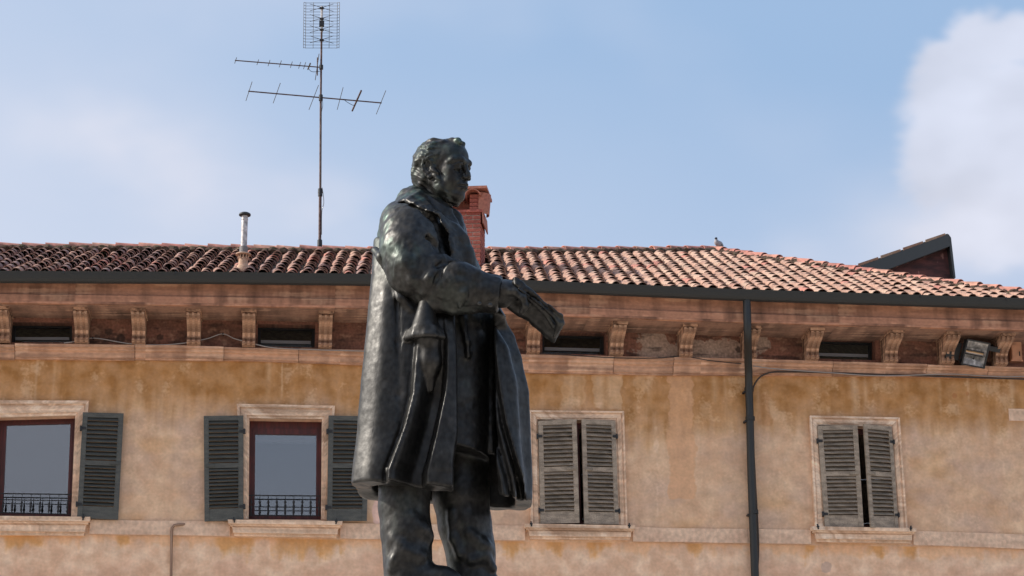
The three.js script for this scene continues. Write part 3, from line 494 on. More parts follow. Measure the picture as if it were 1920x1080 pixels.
{
  const PITCHR = Math.atan(TANP), spots = [], cell = 0.222, expo = 0.345, qz = new THREE.Quaternion(), chimneyFoot = roofHit(880, 503), flueFoot = roofHit(455, 503);
  const sMax = hip[hip.length - 1].x;
  for (let row = -70; row < 130; row++) {
    const rowTone = rnd(-0.25, 0.25), rowJit = rnd(-0.02, 0.02), ph = rnd(0, 0.12);
    for (let k = -1; k < 60; k++) {
      const t = k * expo + ph + 0.03 + rnd(-0.03, 0.03), s = row * cell + rowJit + SKEW * t + rnd(-0.012, 0.012), d = EAVE_D + 0.05 - t;
      if (s < -9.1 || s > sMax - 0.05 || k < 0) continue;
      const top = topD(s); if (d - 0.30 < top) continue;
      if (Math.abs(s - chimneyFoot.x) < 0.42 && d < chimneyFoot.z + 0.05 && d > chimneyFoot.z - 0.75) continue;
      spots.push({ s, d, tone: rowTone });
      if (rnd() < 0.16) k -= 0.42;                                    // an extra tile slipped in between
    }
  }
  const mat = (p) => { const m = new THREE.Matrix4(), e = new THREE.Euler(-0.06 + rnd(-0.025, 0.02) + PITCHR, Math.atan(-SKEW) * -1 + rnd(-0.06, 0.06), rnd(-0.09, 0.09), 'YXZ'); const lift = 0.058 + rnd(-0.006, 0.010); m.compose(V(p.s, roofH(p.s, p.d) + lift, p.d), qz.setFromEuler(e), V(rnd(0.93, 1.07), 1, 1)); return m; };
  const world = (p) => Math.hypot(p.s - camL.x, p.d - camL.z);
  spots.sort((a, b) => world(a) - world(b));
  // lived-in colour: older, darker clay on the left half, paler on the right
  const pick = (p) => { const f = smoothstep(p.s, -4.5, 3.5) * 0.5 + 0.28 + p.tone * 0.5 + rnd(-0.3, 0.3); const k = f > 0.92 ? 1 : f > 0.46 ? 0 : f > 0.16 ? 2 : 4; return (rnd() < 0.06 ? 3 : k) * 3 + Math.floor(rnd(3)); };
  const stuff = new Map();
  spots.forEach((p, i) => {
    const m = mat(p), k = pick(p), g = Math.floor(rnd(3));
    if (i < 300) { const t = part('roof_tile', coverGeo[g], mTiles[k], roof); t.applyMatrix4(m); } else { const key = k + ',' + g; if (!stuff.has(key)) stuff.set(key, []); stuff.get(key).push(m); }
  });
  // the rest of the cover tiles as one part, several colours of clay through groups
  const mats = [], lists = [];
  for (const [key, ms] of stuff) { const [k, g] = key.split(',').map(Number); let mi = mats.indexOf(mTiles[k]); if (mi < 0) { mi = mats.push(mTiles[k]) - 1; lists.push([]); } for (const m of ms) lists[mi].push([coverGeo[g], m]); }
  const size = lists.flat().reduce((q, [g]) => q + g.attributes.position.count, 0), P = new Float32Array(size * 3), N = new Float32Array(size * 3), U = new Float32Array(size * 2), all = new THREE.BufferGeometry(), v = V(), nm = new THREE.Matrix3();
  let at = 0;
  lists.forEach((list, i) => {
    const from = at;
    for (const [g, m] of list) { const p = g.attributes.position, n = g.attributes.normal; nm.getNormalMatrix(m); U.set(g.attributes.uv.array, at * 2);
      for (let j = 0; j < p.count; j++) { v.fromBufferAttribute(p, j).applyMatrix4(m).toArray(P, (at + j) * 3); v.fromBufferAttribute(n, j).applyMatrix3(nm).normalize().toArray(N, (at + j) * 3); } at += p.count; }
    all.addGroup(from, at - from, i);
  });
  all.setAttribute('position', new THREE.BufferAttribute(P, 3)); all.setAttribute('normal', new THREE.BufferAttribute(N, 3)); all.setAttribute('uv', new THREE.BufferAttribute(U, 2));
  const field = part('roof_tile_field', all, mats, roof); field.userData = { kind: 'stuff' };
  // channel tiles between the cover rows, darkest clay standing in for shade in the gaps
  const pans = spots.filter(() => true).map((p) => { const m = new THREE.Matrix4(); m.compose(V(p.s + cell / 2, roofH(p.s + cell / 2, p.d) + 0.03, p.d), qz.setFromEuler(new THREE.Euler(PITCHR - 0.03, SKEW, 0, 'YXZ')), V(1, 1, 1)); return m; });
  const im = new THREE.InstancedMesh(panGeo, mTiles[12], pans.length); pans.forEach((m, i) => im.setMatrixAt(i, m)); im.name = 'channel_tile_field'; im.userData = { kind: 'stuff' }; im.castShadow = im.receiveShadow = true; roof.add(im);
  // ridge and hip tiles, bedded in mossy mortar
  const ridgeGeo = [coppo(0.46, 0.098, 0.118, 0.02, 2.7, 10, 0.004), coppo(0.47, 0.100, 0.115, 0.02, 2.6, 10, 0.006)];
  const mRidge = [[190, 134, 114], [178, 122, 106], [198, 146, 124], [172, 112, 98]].map(([r, g, b], i) => std({ map: tex(64, 64, (u, v) => { const k = fbm(u * 5, v * 5, 80 + i, 4); return mul3(rgb(r, g, b), 1 + k * 0.5); }), roughness: 0.85 }));
  function along(path, up, flip, name) {
    const total = path.reduce((q, p, i) => i ? q + p.distanceTo(path[i - 1]) : 0, 0), step = 0.395, curve = new THREE.CurvePath(); for (let i = 1; i < path.length; i++) curve.add(new THREE.LineCurve3(path[i - 1], path[i]));
    for (let q = 0.3; q < total - 0.05; q += step) {
      const a = curve.getPointAt(clamp(q / total, 0, 1)), b = curve.getPointAt(clamp((q + 0.06) / total, 0, 1)), dir = b.clone().sub(a).normalize().multiplyScalar(flip);
      if (dir.lengthSq() < 0.5 || a.x < -9.2) continue;
      const x = V(0, 1, 0).cross(dir).normalize(), y = dir.clone().cross(x), m = new THREE.Matrix4().makeBasis(x, y, dir); m.setPosition(a.x, a.y + up + rnd(-0.006, 0.008), a.z);
      const t = part(name, ridgeGeo[Math.floor(rnd(2))], mRidge[Math.floor(rnd(4))], roof); t.applyMatrix4(m.multiply(new THREE.Matrix4().makeRotationX(-0.055 + rnd(-0.02, 0.02))));
    }
  }
  along(ridge, 0.088, -1, 'ridge_tile'); along(hip, 0.09, 1, 'hip_tile');
  const lump = (path, y0, name) => part(name, merged(path.slice(1).map((p, i) => { const a = path[i], q = p.distanceTo(a); const n = Math.ceil(q / 0.16); return merged(Array.from({ length: n }, (_, k) => { const c = a.clone().lerp(p, (k + 0.5) / n); const g = new THREE.IcosahedronGeometry(0.12, 2), P = g.attributes.position; for (let v = 0; v < P.count; v++) { const f = 1 + fbm(P.getX(v) * 9 + c.x * 3, P.getY(v) * 9, P.getZ(v) * 9 + k, 2) * 0.7; P.setXYZ(v, P.getX(v) * f * 1.1, P.getY(v) * f * 0.62, P.getZ(v) * f); } g.computeVertexNormals(); return g.translate(c.x, c.y + y0, c.z + 0.07); })); })), mMortar, roof);
  lump(ridge.slice(1), 0.0, 'ridge_mortar'); lump(hip, 0.0, 'hip_mortar');
}
// ================================================================ chimney of the building
const chimney = (() => {
  const foot = roofHit(901, 505), g = new THREE.Group(); g.name = 'chimney'; house.add(g); g.position.copy(foot); g.rotation.y = -11.5 * rad;
  const Wd = 0.98, Dp = 0.62, course = 0.073, top = L(901, 398, foot.z).y - foot.y, base = -0.8;
  const brickTex = tex(256, 128, (u, v) => { const k = fbm(u * 7, v * 5, 3, 4), g2 = fbm(u * 34, v * 20, 8, 3); return mul3(mix3(rgb(192, 112, 94), rgb(158, 86, 74), clamp(0.45 + k * 1.6, 0, 1)), 1 + g2 * 0.4); });
  const mB = [0.74, 0.92, 1.04, 0.84].map((k, i) => std({ map: brickTex, color: new THREE.Color(k, k * (0.92 + i * 0.04), k * (0.9 + i * 0.04)), roughness: 0.88, bumpMap: grain(3), bumpScale: 0.004 }));
  const core = part('core', box(-Wd + 0.012, -0.012, base, top, -Dp + 0.012, -0.012), std({ color: new THREE.Color(0.50, 0.38, 0.31), roughness: 1, bumpMap: grain(3), bumpScale: 0.008 }), g);
  const cache = {}, brickGeo = (a, h, b) => cache[[a, h, b]] ??= (() => { const q = box(0, a, 0, h, -b, 0); return q; })();
  let n = 0; const put = (a, h, b, x, y, z, ry = 0) => { const m = part('brick', brickGeo(a, h, b), mB[Math.floor(rnd(4))], g); m.position.set(x + rnd(-0.002, 0.002), y, z + rnd(-0.003, 0.004)); m.rotation.y = ry; n++; };
  const bh = course - 0.017;
  for (let r = 0, y = base; y < top - 0.02; r++, y += course) {
    if (y < -0.35) continue;
    let x = -Wd; const odd = r % 2; const lens = odd ? [0.115, 0.245, 0.245, 0.245, 0.13] : [0.245, 0.245, 0.245, 0.245];
    for (const l of lens) { const w = Math.min(l, -x) - 0.015; if (w > 0.03) put(+w.toFixed(3), bh, 0.1, x + 0.004, y, 0); x += l; }
    let z = 0; for (const l of odd ? [0.24, 0.24, 0.14] : [0.12, 0.25, 0.25]) { const w = l - 0.008; put(+w.toFixed(3), bh, 0.1, 0.0, y, z - 0.004 - 0.0, Math.PI / 2); z -= l; if (z < -Dp + 0.05) break; }
  }
  // projecting course, open piers, arched cap of curved tiles and a slab
  const mT = std({ map: tileTex[3], color: new THREE.Color(0.86, 0.74, 0.7), roughness: 0.85 });
  part('collar', merged([box(-Wd - 0.02, 0.035, top, top + 0.045, -Dp - 0.03, 0.03)]), mB[1], g);
  part('collar_tile', hexa([V(0.02, top + 0.03, -Dp), V(0.038, top + 0.03, -Dp), V(0.052, top - 0.36, -Dp), V(0.034, top - 0.36, -Dp), V(0.02, top + 0.03, 0.02), V(0.038, top + 0.03, 0.02), V(0.052, top - 0.36, 0.02), V(0.034, top - 0.36, 0.02)].map((p) => p.setY(p.y + (p.y < top - 0.1 ? 0.16 : 0)))), mT, g);
  for (const x of [-0.19, -Wd + 0.02]) for (let k = 0; k < 4; k++) put(0.165, 0.062, 0.42, x + 0.0, top + 0.05 + k * 0.072, -0.03);
  part('flue_wall', box(-Wd + 0.2, -0.2, top + 0.045, top + 0.33, -Dp + 0.1, -0.4), mT, g);
  const capY = top + 0.335;
  part('cap_slab', merged([box(-Wd - 0.10, 0.11, capY + 0.06, capY + 0.105, -Dp - 0.08, 0.09)]), mT, g);
  const arch = coppo(0.8, 0.13, 0.135, 0.022, 2.7, 12);
  for (const x of [-0.13, -0.45, -0.78]) { const m = part('cap_tile', arch, mT, g); m.position.set(x, capY - 0.02, 0.1); }
  // curved tiles hung on the sides as wind guards
  for (const [x, s] of [[0.03, 1], [-Wd - 0.03, -1]]) { const m = part('side_tile', coppo(0.36, 0.17, 0.155, 0.022, 2.5, 12), mT, g); m.rotation.set(Math.PI / 2 + 0.06, s * (Math.PI * 0.5 - 0.35), 0, 'YXZ'); m.position.set(x + s * 0.005, top + 0.0, -0.16); }
  part('flashing', (() => { const q = box(-Wd - 0.05, 0.07, -0.30, 0.03, -Dp - 0.1, 0.05); return q; })(), mMortar, g);
  return g;
})();
// ================================================================ the bronze statue, modelled as distance fields and meshed
const STAT_Z = -12.4, K = 0.0031;                                     // K: metres per pixel at the statue
function S(px, py, w = 0) { const r = rayOf(px, py), t = (STAT_Z + w * K) / r.z; return V(r.x * t, 1.6 + r.y * t, STAT_Z + w * K); }
const foot = S(830, 1125, 0);
const q3 = (px, py, w = 0) => S(px, py, w).sub(foot);                 // a point of the statue, from its foot
const statue = thing('statue', 'dark green bronze statue of a standing man in a long open overcoat', 'statue');
statue.position.copy(foot);
const smin = (a, b, k) => { const h = Math.max(k - Math.abs(a - b), 0) / k; return Math.min(a, b) - h * h * k * 0.25; };
const smax = (a, b, k) => -smin(-a, -b, k);
class Field {
  constructor() { this.ops = []; }
  op(f, c, r, k = 0.02, sub = false) { this.ops.push({ f, x: c.x, y: c.y, z: c.z, r, k, sub }); return this; }
  add(f, c, r, k) { return this.op(f, c, r, k, false); }
  cut(f, c, r, k) { return this.op(f, c, r, k, true); }
  // a chain of tapered capsules through points [Vector3, radius]
  chain(pts, k = 0.02, sub = false, flat = null) {
    for (let i = 1; i < pts.length; i++) {
      const [a, ra] = pts[i - 1], [b, rb] = pts[i], bx = b.x - a.x, by = b.y - a.y, bz = b.z - a.z, L2 = bx * bx + by * by + bz * bz || 1e-9, ax = a.x, ay = a.y, az = a.z, dr = rb - ra;
      const c = a.clone().add(b).multiplyScalar(0.5), R = Math.sqrt(L2) / 2 + Math.max(ra, rb);
      this.op((x, y, z) => { const px = x - ax, py = y - ay, pz = z - az; let h = (px * bx + py * by + pz * bz) / L2; h = h < 0 ? 0 : h > 1 ? 1 : h; const u = px - bx * h, v = py - by * h, w = pz - bz * h; return Math.sqrt(u * u + v * v + w * w) - ra - dr * h; }, c, R, k, sub);
    }
    return this;
  }
  ball(c, r, k = 0.02, sub = false) { return this.op((x, y, z) => Math.sqrt((x - c.x) ** 2 + (y - c.y) ** 2 + (z - c.z) ** 2) - r, c, r, k, sub); }
  // an ellipsoid with its own axes
  egg(c, rx, ry, rz, k = 0.02, sub = false, rot = null) {
    const m = rot ? rot.clone().transpose().elements : null;
    return this.op((x, y, z) => { let u = x - c.x, v = y - c.y, w = z - c.z; if (m) { const a = m[0] * u + m[3] * v + m[6] * w, b = m[1] * u + m[4] * v + m[7] * w, d = m[2] * u + m[5] * v + m[8] * w; u = a; v = b; w = d; } u /= rx; v /= ry; w /= rz; const k0 = Math.sqrt(u * u + v * v + w * w); u /= rx; v /= ry; w /= rz; const k1 = Math.sqrt(u * u + v * v + w * w); return k1 < 1e-9 ? -Math.min(rx, ry, rz) : k0 * (k0 - 1) / k1; }, c, Math.max(rx, ry, rz), k, sub);
  }
  // a sheet of cloth: triangles with a thickness
  tri(a, b, c, r, k = 0.01) {
    const ba = b.clone().sub(a), cb = c.clone().sub(b), ac = a.clone().sub(c), n = ba.clone().cross(ac), n2 = n.lengthSq(), e1 = ba.clone().cross(n), e2 = cb.clone().cross(n), e3 = ac.clone().cross(n), b2 = ba.lengthSq(), c2 = cb.lengthSq(), a2 = ac.lengthSq();
    const edge = (px, py, pz, e, l) => { let h = (px * e.x + py * e.y + pz * e.z) / l; h = h < 0 ? 0 : h > 1 ? 1 : h; const x = e.x * h - px, y = e.y * h - py, z = e.z * h - pz; return x * x + y * y + z * z; };
    const m = a.clone().add(b).add(c).divideScalar(3), R = Math.max(m.distanceTo(a), m.distanceTo(b), m.distanceTo(c)) + r;
    return this.op((x, y, z) => {
      const ax = x - a.x, ay = y - a.y, az = z - a.z, bx = x - b.x, by = y - b.y, bz = z - b.z, cx = x - c.x, cy = y - c.y, cz = z - c.z;
      const inside = e1.x * ax + e1.y * ay + e1.z * az >= 0 && e2.x * bx + e2.y * by + e2.z * bz >= 0 && e3.x * cx + e3.y * cy + e3.z * cz >= 0, outside = e1.x * ax + e1.y * ay + e1.z * az <= 0 && e2.x * bx + e2.y * by + e2.z * bz <= 0 && e3.x * cx + e3.y * cy + e3.z * cz <= 0;
      const d2 = inside || outside ? (n.x * ax + n.y * ay + n.z * az) ** 2 / n2 : Math.min(edge(ax, ay, az, ba, b2), edge(bx, by, bz, cb, c2), edge(cx, cy, cz, ac, a2));
      return Math.sqrt(d2) - r;
    }, m, R, k);
  }
  strip(A, B, r, k) { for (let i = 1; i < A.length; i++) { const [a, b, c, d] = [A[i - 1], A[i], B[i], B[i - 1]].map((p) => q3(...p)); this.tri(a, b, c, r * K, k); this.tri(a, c, d, r * K, k); } return this; }
  value(x, y, z) {
    let d = 1e3;
    for (const o of this.ops) {
      const ex = x - o.x, ey = y - o.y, ez = z - o.z, lb = Math.sqrt(ex * ex + ey * ey + ez * ez) - o.r;
      if (o.sub) { if (lb > o.k) continue; d = smax(d, -o.f(x, y, z), o.k); }
      else { if (lb > d + o.k) continue; d = smin(d, o.f(x, y, z), o.k); }
    }
    return d;
  }
}
// surface nets over a box, skipping blocks far from the surface
function netMesh(f, lo, hi, cell, colour) {
  const nx = Math.ceil((hi.x - lo.x) / cell) + 1, ny = Math.ceil((hi.y - lo.y) / cell) + 1, nz = Math.ceil((hi.z - lo.z) / cell) + 1, B = 4, F = new Float32Array(nx * ny * nz), id = (i, j, k) => (k * ny + j) * nx + i;
  const half = B * cell * 0.5 * 1.7321;
  for (let k = 0; k < nz; k += B) for (let j = 0; j < ny; j += B) for (let i = 0; i < nx; i += B) {
    const c = f(lo.x + (i + B / 2) * cell, lo.y + (j + B / 2) * cell, lo.z + (k + B / 2) * cell), far = Math.abs(c) > half * 1.7 + cell;
    for (let c2 = k; c2 < Math.min(k + B, nz); c2++) for (let b = j; b < Math.min(j + B, ny); b++) for (let a = i; a < Math.min(i + B, nx); a++) F[id(a, b, c2)] = far ? c : f(lo.x + a * cell, lo.y + b * cell, lo.z + c2 * cell);
  }
  const at = new Int32Array(nx * ny * nz).fill(-1), pos = [], idx = [];
  const E = [[0, 1], [2, 3], [4, 5], [6, 7], [0, 2], [1, 3], [4, 6], [5, 7], [0, 4], [1, 5], [2, 6], [3, 7]], v = new Float32Array(8);
  for (let k = 0; k < nz - 1; k++) for (let j = 0; j < ny - 1; j++) for (let i = 0; i < nx - 1; i++) {
    let m = 0; for (let c = 0; c < 8; c++) { v[c] = F[id(i + (c & 1), j + ((c >> 1) & 1), k + (c >> 2))]; if (v[c] < 0) m |= 1 << c; }
    if (m === 0 || m === 255) continue;
    let x = 0, y = 0, z = 0, n = 0;
    for (const [a, b] of E) if ((v[a] < 0) !== (v[b] < 0)) { const t = v[a] / (v[a] - v[b]); x += lerp(a & 1, b & 1, t); y += lerp((a >> 1) & 1, (b >> 1) & 1, t); z += lerp(a >> 2, b >> 2, t); n++; }
    at[id(i, j, k)] = pos.length / 3; pos.push(lo.x + (i + x / n) * cell, lo.y + (j + y / n) * cell, lo.z + (k + z / n) * cell);
  }
  const quad = (a, b, c, d, flip) => { if (a < 0 || b < 0 || c < 0 || d < 0) return; flip ? idx.push(a, c, b, a, d, c) : idx.push(a, b, c, a, c, d); };
  for (let k = 1; k < nz - 1; k++) for (let j = 1; j < ny - 1; j++) for (let i = 1; i < nx - 1; i++) {
    const s = F[id(i, j, k)] < 0;
    if (s !== F[id(i + 1, j, k)] < 0) quad(at[id(i, j - 1, k - 1)], at[id(i, j, k - 1)], at[id(i, j, k)], at[id(i, j - 1, k)], !s);
    if (s !== F[id(i, j + 1, k)] < 0) quad(at[id(i - 1, j, k - 1)], at[id(i - 1, j, k)], at[id(i, j, k)], at[id(i, j, k - 1)], !s);
    if (s !== F[id(i, j, k + 1)] < 0) quad(at[id(i - 1, j - 1, k)], at[id(i, j - 1, k)], at[id(i, j, k)], at[id(i - 1, j, k)], !s);
  }
  const g = new THREE.BufferGeometry(); g.setAttribute('position', new THREE.Float32BufferAttribute(pos, 3)); g.setIndex(idx); g.computeVertexNormals();
  const col = new Float32Array(pos.length), N = g.attributes.normal.array, uv = new Float32Array(pos.length / 3 * 2);
  for (let i = 0; i < pos.length; i += 3) { colour(pos[i], pos[i + 1], pos[i + 2], N[i], N[i + 1], N[i + 2], col, i); uv[i / 3 * 2] = pos[i] + pos[i + 2] * 0.7; uv[i / 3 * 2 + 1] = pos[i + 1]; }
  g.setAttribute('color', new THREE.BufferAttribute(col, 3)); g.setAttribute('uv', new THREE.BufferAttribute(uv, 2));
  return g;
}
// bronze: dark brown-black, worn lighter in patches, green verdigris in clouds
function bronzeColour(green) {
  return (x, y, z, nx, ny, nz, out, o) => {
    const a = fbm(x * 5, y * 3.2, z * 5, 4), b = fbm(x * 18 + 4, y * 13, z * 18, 3), c = fbm(x * 2.1 + 9, y * 1.6 + 2, z * 2.1, 3), d = fbm(x * 40, y * 30, z * 40, 2), st = fbm(x * 22, y * 2.2, z * 22, 3);
    let r = 0.040, g = 0.039, bl = 0.037; const w = smoothstep(a + b * 0.5, 0.02, 0.35) * 0.85; r += 0.020 * w; g += 0.019 * w; bl += 0.017 * w;
    const v = smoothstep(c * 1.2 + a * 0.6 + b * 0.55 + st * 0.35, -0.02, 0.42) * green(x, y, z); r = lerp(r, 0.066, v); g = lerp(g, 0.100, v); bl = lerp(bl, 0.083, v);
    const k = 1 + d * 0.9; out[o] = r * k; out[o + 1] = g * k; out[o + 2] = bl * k;
  };
}
const roughTex = tex(512, 512, (u, v) => { const k = 0.48 + fbm(u * 6, v * 6, 91, 4) * 0.22 + fbm(u * 30, v * 30, 95, 2) * 0.15; return [k, k, k]; }, false);
const mBronze = new THREE.MeshPhysicalMaterial({ vertexColors: true, metalness: 0.8, ior: 1.5, roughness: 0.95, roughnessMap: uvm(roughTex.clone(), 1.4, 1.4), bumpMap: uvm(grainTex.clone(), 1.6, 1.6), bumpScale: 0.0006 });
mBronze.roughnessMap.needsUpdate = mBronze.bumpMap.needsUpdate = true;
const P = (px, py, w, r) => [q3(px, py, w), r * K];
const yOf = (py, w = 0) => q3(830, py, w).y;
const X = (px, py, w = 0) => q3(px, py, w).x;
// rows: [py, left px, right px, near depth px, far depth px] -> a soft-cornered column
function column(rows, power = 2.3) {
  const T = rows.map(([py, l, r, n, f]) => [yOf(py), X(l, py), X(r, py), n * K, f * K]).sort((a, b) => a[0] - b[0]);
  return (x, y, z, grow = 0) => {
    const i0 = T.length; let a = T[0], b = T[T.length - 1], k = 0;
    if (y > a[0] && y < b[0]) { let i = 1; while (y > T[i][0]) i++; a = T[i - 1]; b = T[i]; k = (y - a[0]) / (b[0] - a[0]); k = k * k * (3 - 2 * k) * 0.5 + k * 0.5; } else if (y >= b[0]) { a = b; }
    else b = a;
    const l = lerp(a[1], b[1], k) - grow, r = lerp(a[2], b[2], k) + grow, n = lerp(a[3], b[3], k) + grow, f = lerp(a[4], b[4], k) + grow, cx = (l + r) / 2, rx = (r - l) / 2, rz = z > 0 ? n : f;
    const u = Math.abs(x - cx) / rx, v = Math.abs(z) / rz, q = Math.pow(Math.pow(u, power) + Math.pow(v, power), 1 / power);
    if (q < 1e-4) return -Math.min(rx, rz);
    const gu = Math.pow(u / q, power - 1) / rx, gv = Math.pow(v / q, power - 1) / rz;
    return (q - 1) / Math.max(Math.sqrt(gu * gu + gv * gv), 1e-6);
  };
}
const outerRows = [[430, 706, 850, 78, 90], [455, 700, 868, 84, 100], [521, 698, 890, 92, 105], [570, 695, 912, 98, 105], [590, 693.5, 940, 102, 105], [640, 690, 966, 106, 105], [681, 687, 978, 110, 105], [742, 681, 990, 112, 105], [823, 675, 994, 116, 108], [905, 666, 997, 122, 110], [980, 660, 996, 124, 110]];
const POW = 7, outer = column(outerRows, POW);
const rowsY = outerRows.map(([py, l, r, n]) => [py, l, r, n]);
const chamferRows = outerRows.map(([py, l, r, n]) => [yOf(py), (n - (py < 520 ? 46 : 34)) * K - X(l, py)]).sort((a, b) => a[0] - b[0]), chamfer = (y) => tab1(chamferRows, y);   // the back edge of the coat turns away in a narrow flat
function surf(px, py, lift = 0) { const [l, r, n] = table(rowsY, py), u = Math.min(0.98, Math.abs(px - (l + r) / 2) / ((r - l) / 2)); return n * Math.pow(1 - Math.pow(u, POW), 1 / POW) + lift; }
const O = (px, py, lift, r) => P(px, py, surf(px, py, lift), r);

// ------------------------------------------------ overcoat: shell, opening, folds
function buildCoat() {
  const openL = [[yOf(1000), X(850, 960, 100)], [yOf(884), X(851, 884, 100)], [yOf(840), X(858, 840, 100)], [yOf(700), X(857, 700, 100)], [yOf(600), X(852, 600, 100)], [yOf(585), X(800, 585, 100)], [yOf(530), X(775, 530, 100)], [yOf(440), X(740, 440, 100)]].sort((a, b) => a[0] - b[0]);
  const openR = [[yOf(1000), X(931, 960, 80)], [yOf(840), X(930, 840, 80)], [yOf(700), X(928, 700, 80)], [yOf(600), X(925, 600, 80)], [yOf(588), X(935, 588, 60)], [yOf(580), 2], [yOf(430), 2]].sort((a, b) => a[0] - b[0]);
  const folds = new Field();
  const yN = yOf(917, 90), y0L = yOf(914, 0), y0R = yOf(943, 0), xl = X(665, 914), xr = X(995, 943);
  // the coat edge: two long gores standing proud, a deep hollow between them
  const gA = [[885, 730], [840, 747], [800, 761], [742, 775], [680, 780], [640, 784], [600, 802]].map(([py, px]) => [yOf(py, 110), X(px, py, 118)]), gB = [[890, 805], [850, 815], [790, 828], [740, 838], [700, 842], [640, 842], [600, 836]].map(([py, px]) => [yOf(py, 110), X(px, py, 112)]);
  const gore = (x, y, z) => {
    if (z < 0.06) return 0;
    const a = tab1(gA, y), b = tab1(gB, y), low = smoothstep(yOf(610) - y, 0, yOf(610) - yOf(880)), amp = 0.036 + 0.038 * low, u = x - a, v = (x - a) / (b - a), hollow = 0.022 - 0.092 * smoothstep(yOf(640) - y, 0, yOf(640) - yOf(790)); let d;
    if (u < -0.05) d = 0; else if (u < 0) d = amp * smoothstep(u, -0.026, 0.006) - 0.018 * low * smoothstep(u, -0.05, -0.02) * (1 - smoothstep(u, -0.02, 0));
    else if (v < 0.8) d = lerp(amp, hollow, smoothstep(v, 0.06, 0.62));
    else d = lerp(hollow, amp * 0.9, smoothstep(v, 0.8, 0.985)) - Math.max(0, v - 1) * 0.05;
    return d * smoothstep(yOf(612) - y, 0, 0.06) * smoothstep(z, 0.06, 0.16);
  };
  // the hanging end of the sleeve and its band
  folds.chain([P(800, 572, 116, 15), P(796, 616, 122, 24)], 0.03);
  folds.chain([P(806, 632, 118, 20), P(806, 680, 112, 16), P(808, 730, 104, 6)], 0.06);
  folds.strip([[766, 622, 112], [779, 614, 132], [797, 611, 141], [814, 613, 139], [827, 619, 124]], [[763, 634, 112], [777, 629, 135], [797, 627, 144], [816, 628, 142], [831, 632, 126]], 4.5, 0.008);
  folds.chain([P(764, 633, 112, 6), P(777, 628, 135, 4), P(797, 626, 143, 4), P(816, 627, 141, 4)], 0.01);
  // back edge, shoulder tuck and side seam
  folds.chain([O(704, 470, 2, 8), O(716, 482, 14, 9), O(722, 500, 12, 7)], 0.03);
  folds.chain([O(735, 520, 2, 7), O(752, 560, 4, 9), O(772, 580, 2, 6)], 0.04);
  // right hand front panel: edge and pleats
  // the right hand front panel falls in a pleat
  const gP = [[945, 990], [900, 981], [860, 968], [800, 950], [740, 939], [690, 933], [600, 926]].map(([py, px]) => [yOf(py, 70), X(px, py, 80)]);
  const pleat = (x, y, z) => { if (z < 0.02 || x < X(900, 800) || y > yOf(640)) return 0; const u = tab1(gP, y) - x; return u < -0.05 ? 0 : (u < 0 ? 0.014 * smoothstep(u, -0.05, 0) : 0.014 - 0.075 * smoothstep(u, 0, 0.022) + 0.020 * Math.sin(u * 95 + y * 4) * smoothstep(u, 0.015, 0.05)) * smoothstep(z, 0.02, 0.1) * smoothstep(yOf(640) - y, 0, 0.25); };
  const val = new Field();
  val.chain([O(745, 560, 3, 4), O(746, 640, 2.5, 3.2), O(748, 740, 2.5, 3.2), O(752, 820, 3, 4)], 0.03);
  const hem = (x, z) => { const t = clamp((x - xl) / (xr - xl), 0, 1); return lerp(y0L, y0R, t) - 0.03 * smoothstep(z, 0, 0.28) + 0.012 * n3(x * 9, z * 9, 2) + 0.02 * n3(x * 4, z * 4, 7); };
  const topY = yOf(452), cut = 0.06;
  const f = (x, y, z) => {
    let o = outer(x, y, z);
    const edge = chamfer(y); o = smax(o, (z - x - edge) * 0.7071, 0.025);
    if (o > 0.25) return o - 0.1;
    const vert = n3(x * 3.2, y * 0.35, z * 3.2 + 5) + 0.5 * n3(x * 7, y * 0.8, z * 7 + 2), puck = fbm(x * 8, y * 6, z * 8, 2), fine = n3(x * 30, y * 30, z * 30);
    o += vert * 0.012 + puck * 0.003 + (Math.abs(n3(x * 20, y * 15, z * 20)) - 0.2) * 0.0018 + fine * 0.0009 - gore(x, y, z) - pleat(x, y, z);
    let shell = Math.max(o, -outer(x, y, z, -0.095));
    const op = Math.max(tab1(openL, y) - x, x - tab1(openR, y), cut - z);
    shell = smax(shell, -op, 0.02);
    // the upper front under the arm is open as well
    if (y > yOf(588)) shell = smax(shell, -Math.max(X(800, 560) - x, yOf(588) - y), 0.02);
    let d = smin(shell, folds.value(x, y, z) + puck * 0.003 + fine * 0.0008, 0.018);
    const w = val.value(x, y, z); d = smax(d, -w, 0.02);
    d = smax(d, hem(x, z) - y, 0.016);
    d = smax(d, y - topY + 0.25 * (x - X(700, 452)), 0.03);
    return d;
  };
  return netMesh(f, V(X(640, 900), yOf(1000), -0.42), V(X(1012, 900), yOf(430), 0.53), 0.0078, bronzeColour((x, y) => 0.3 * smoothstep(y, 1.7, 2.2)));
}
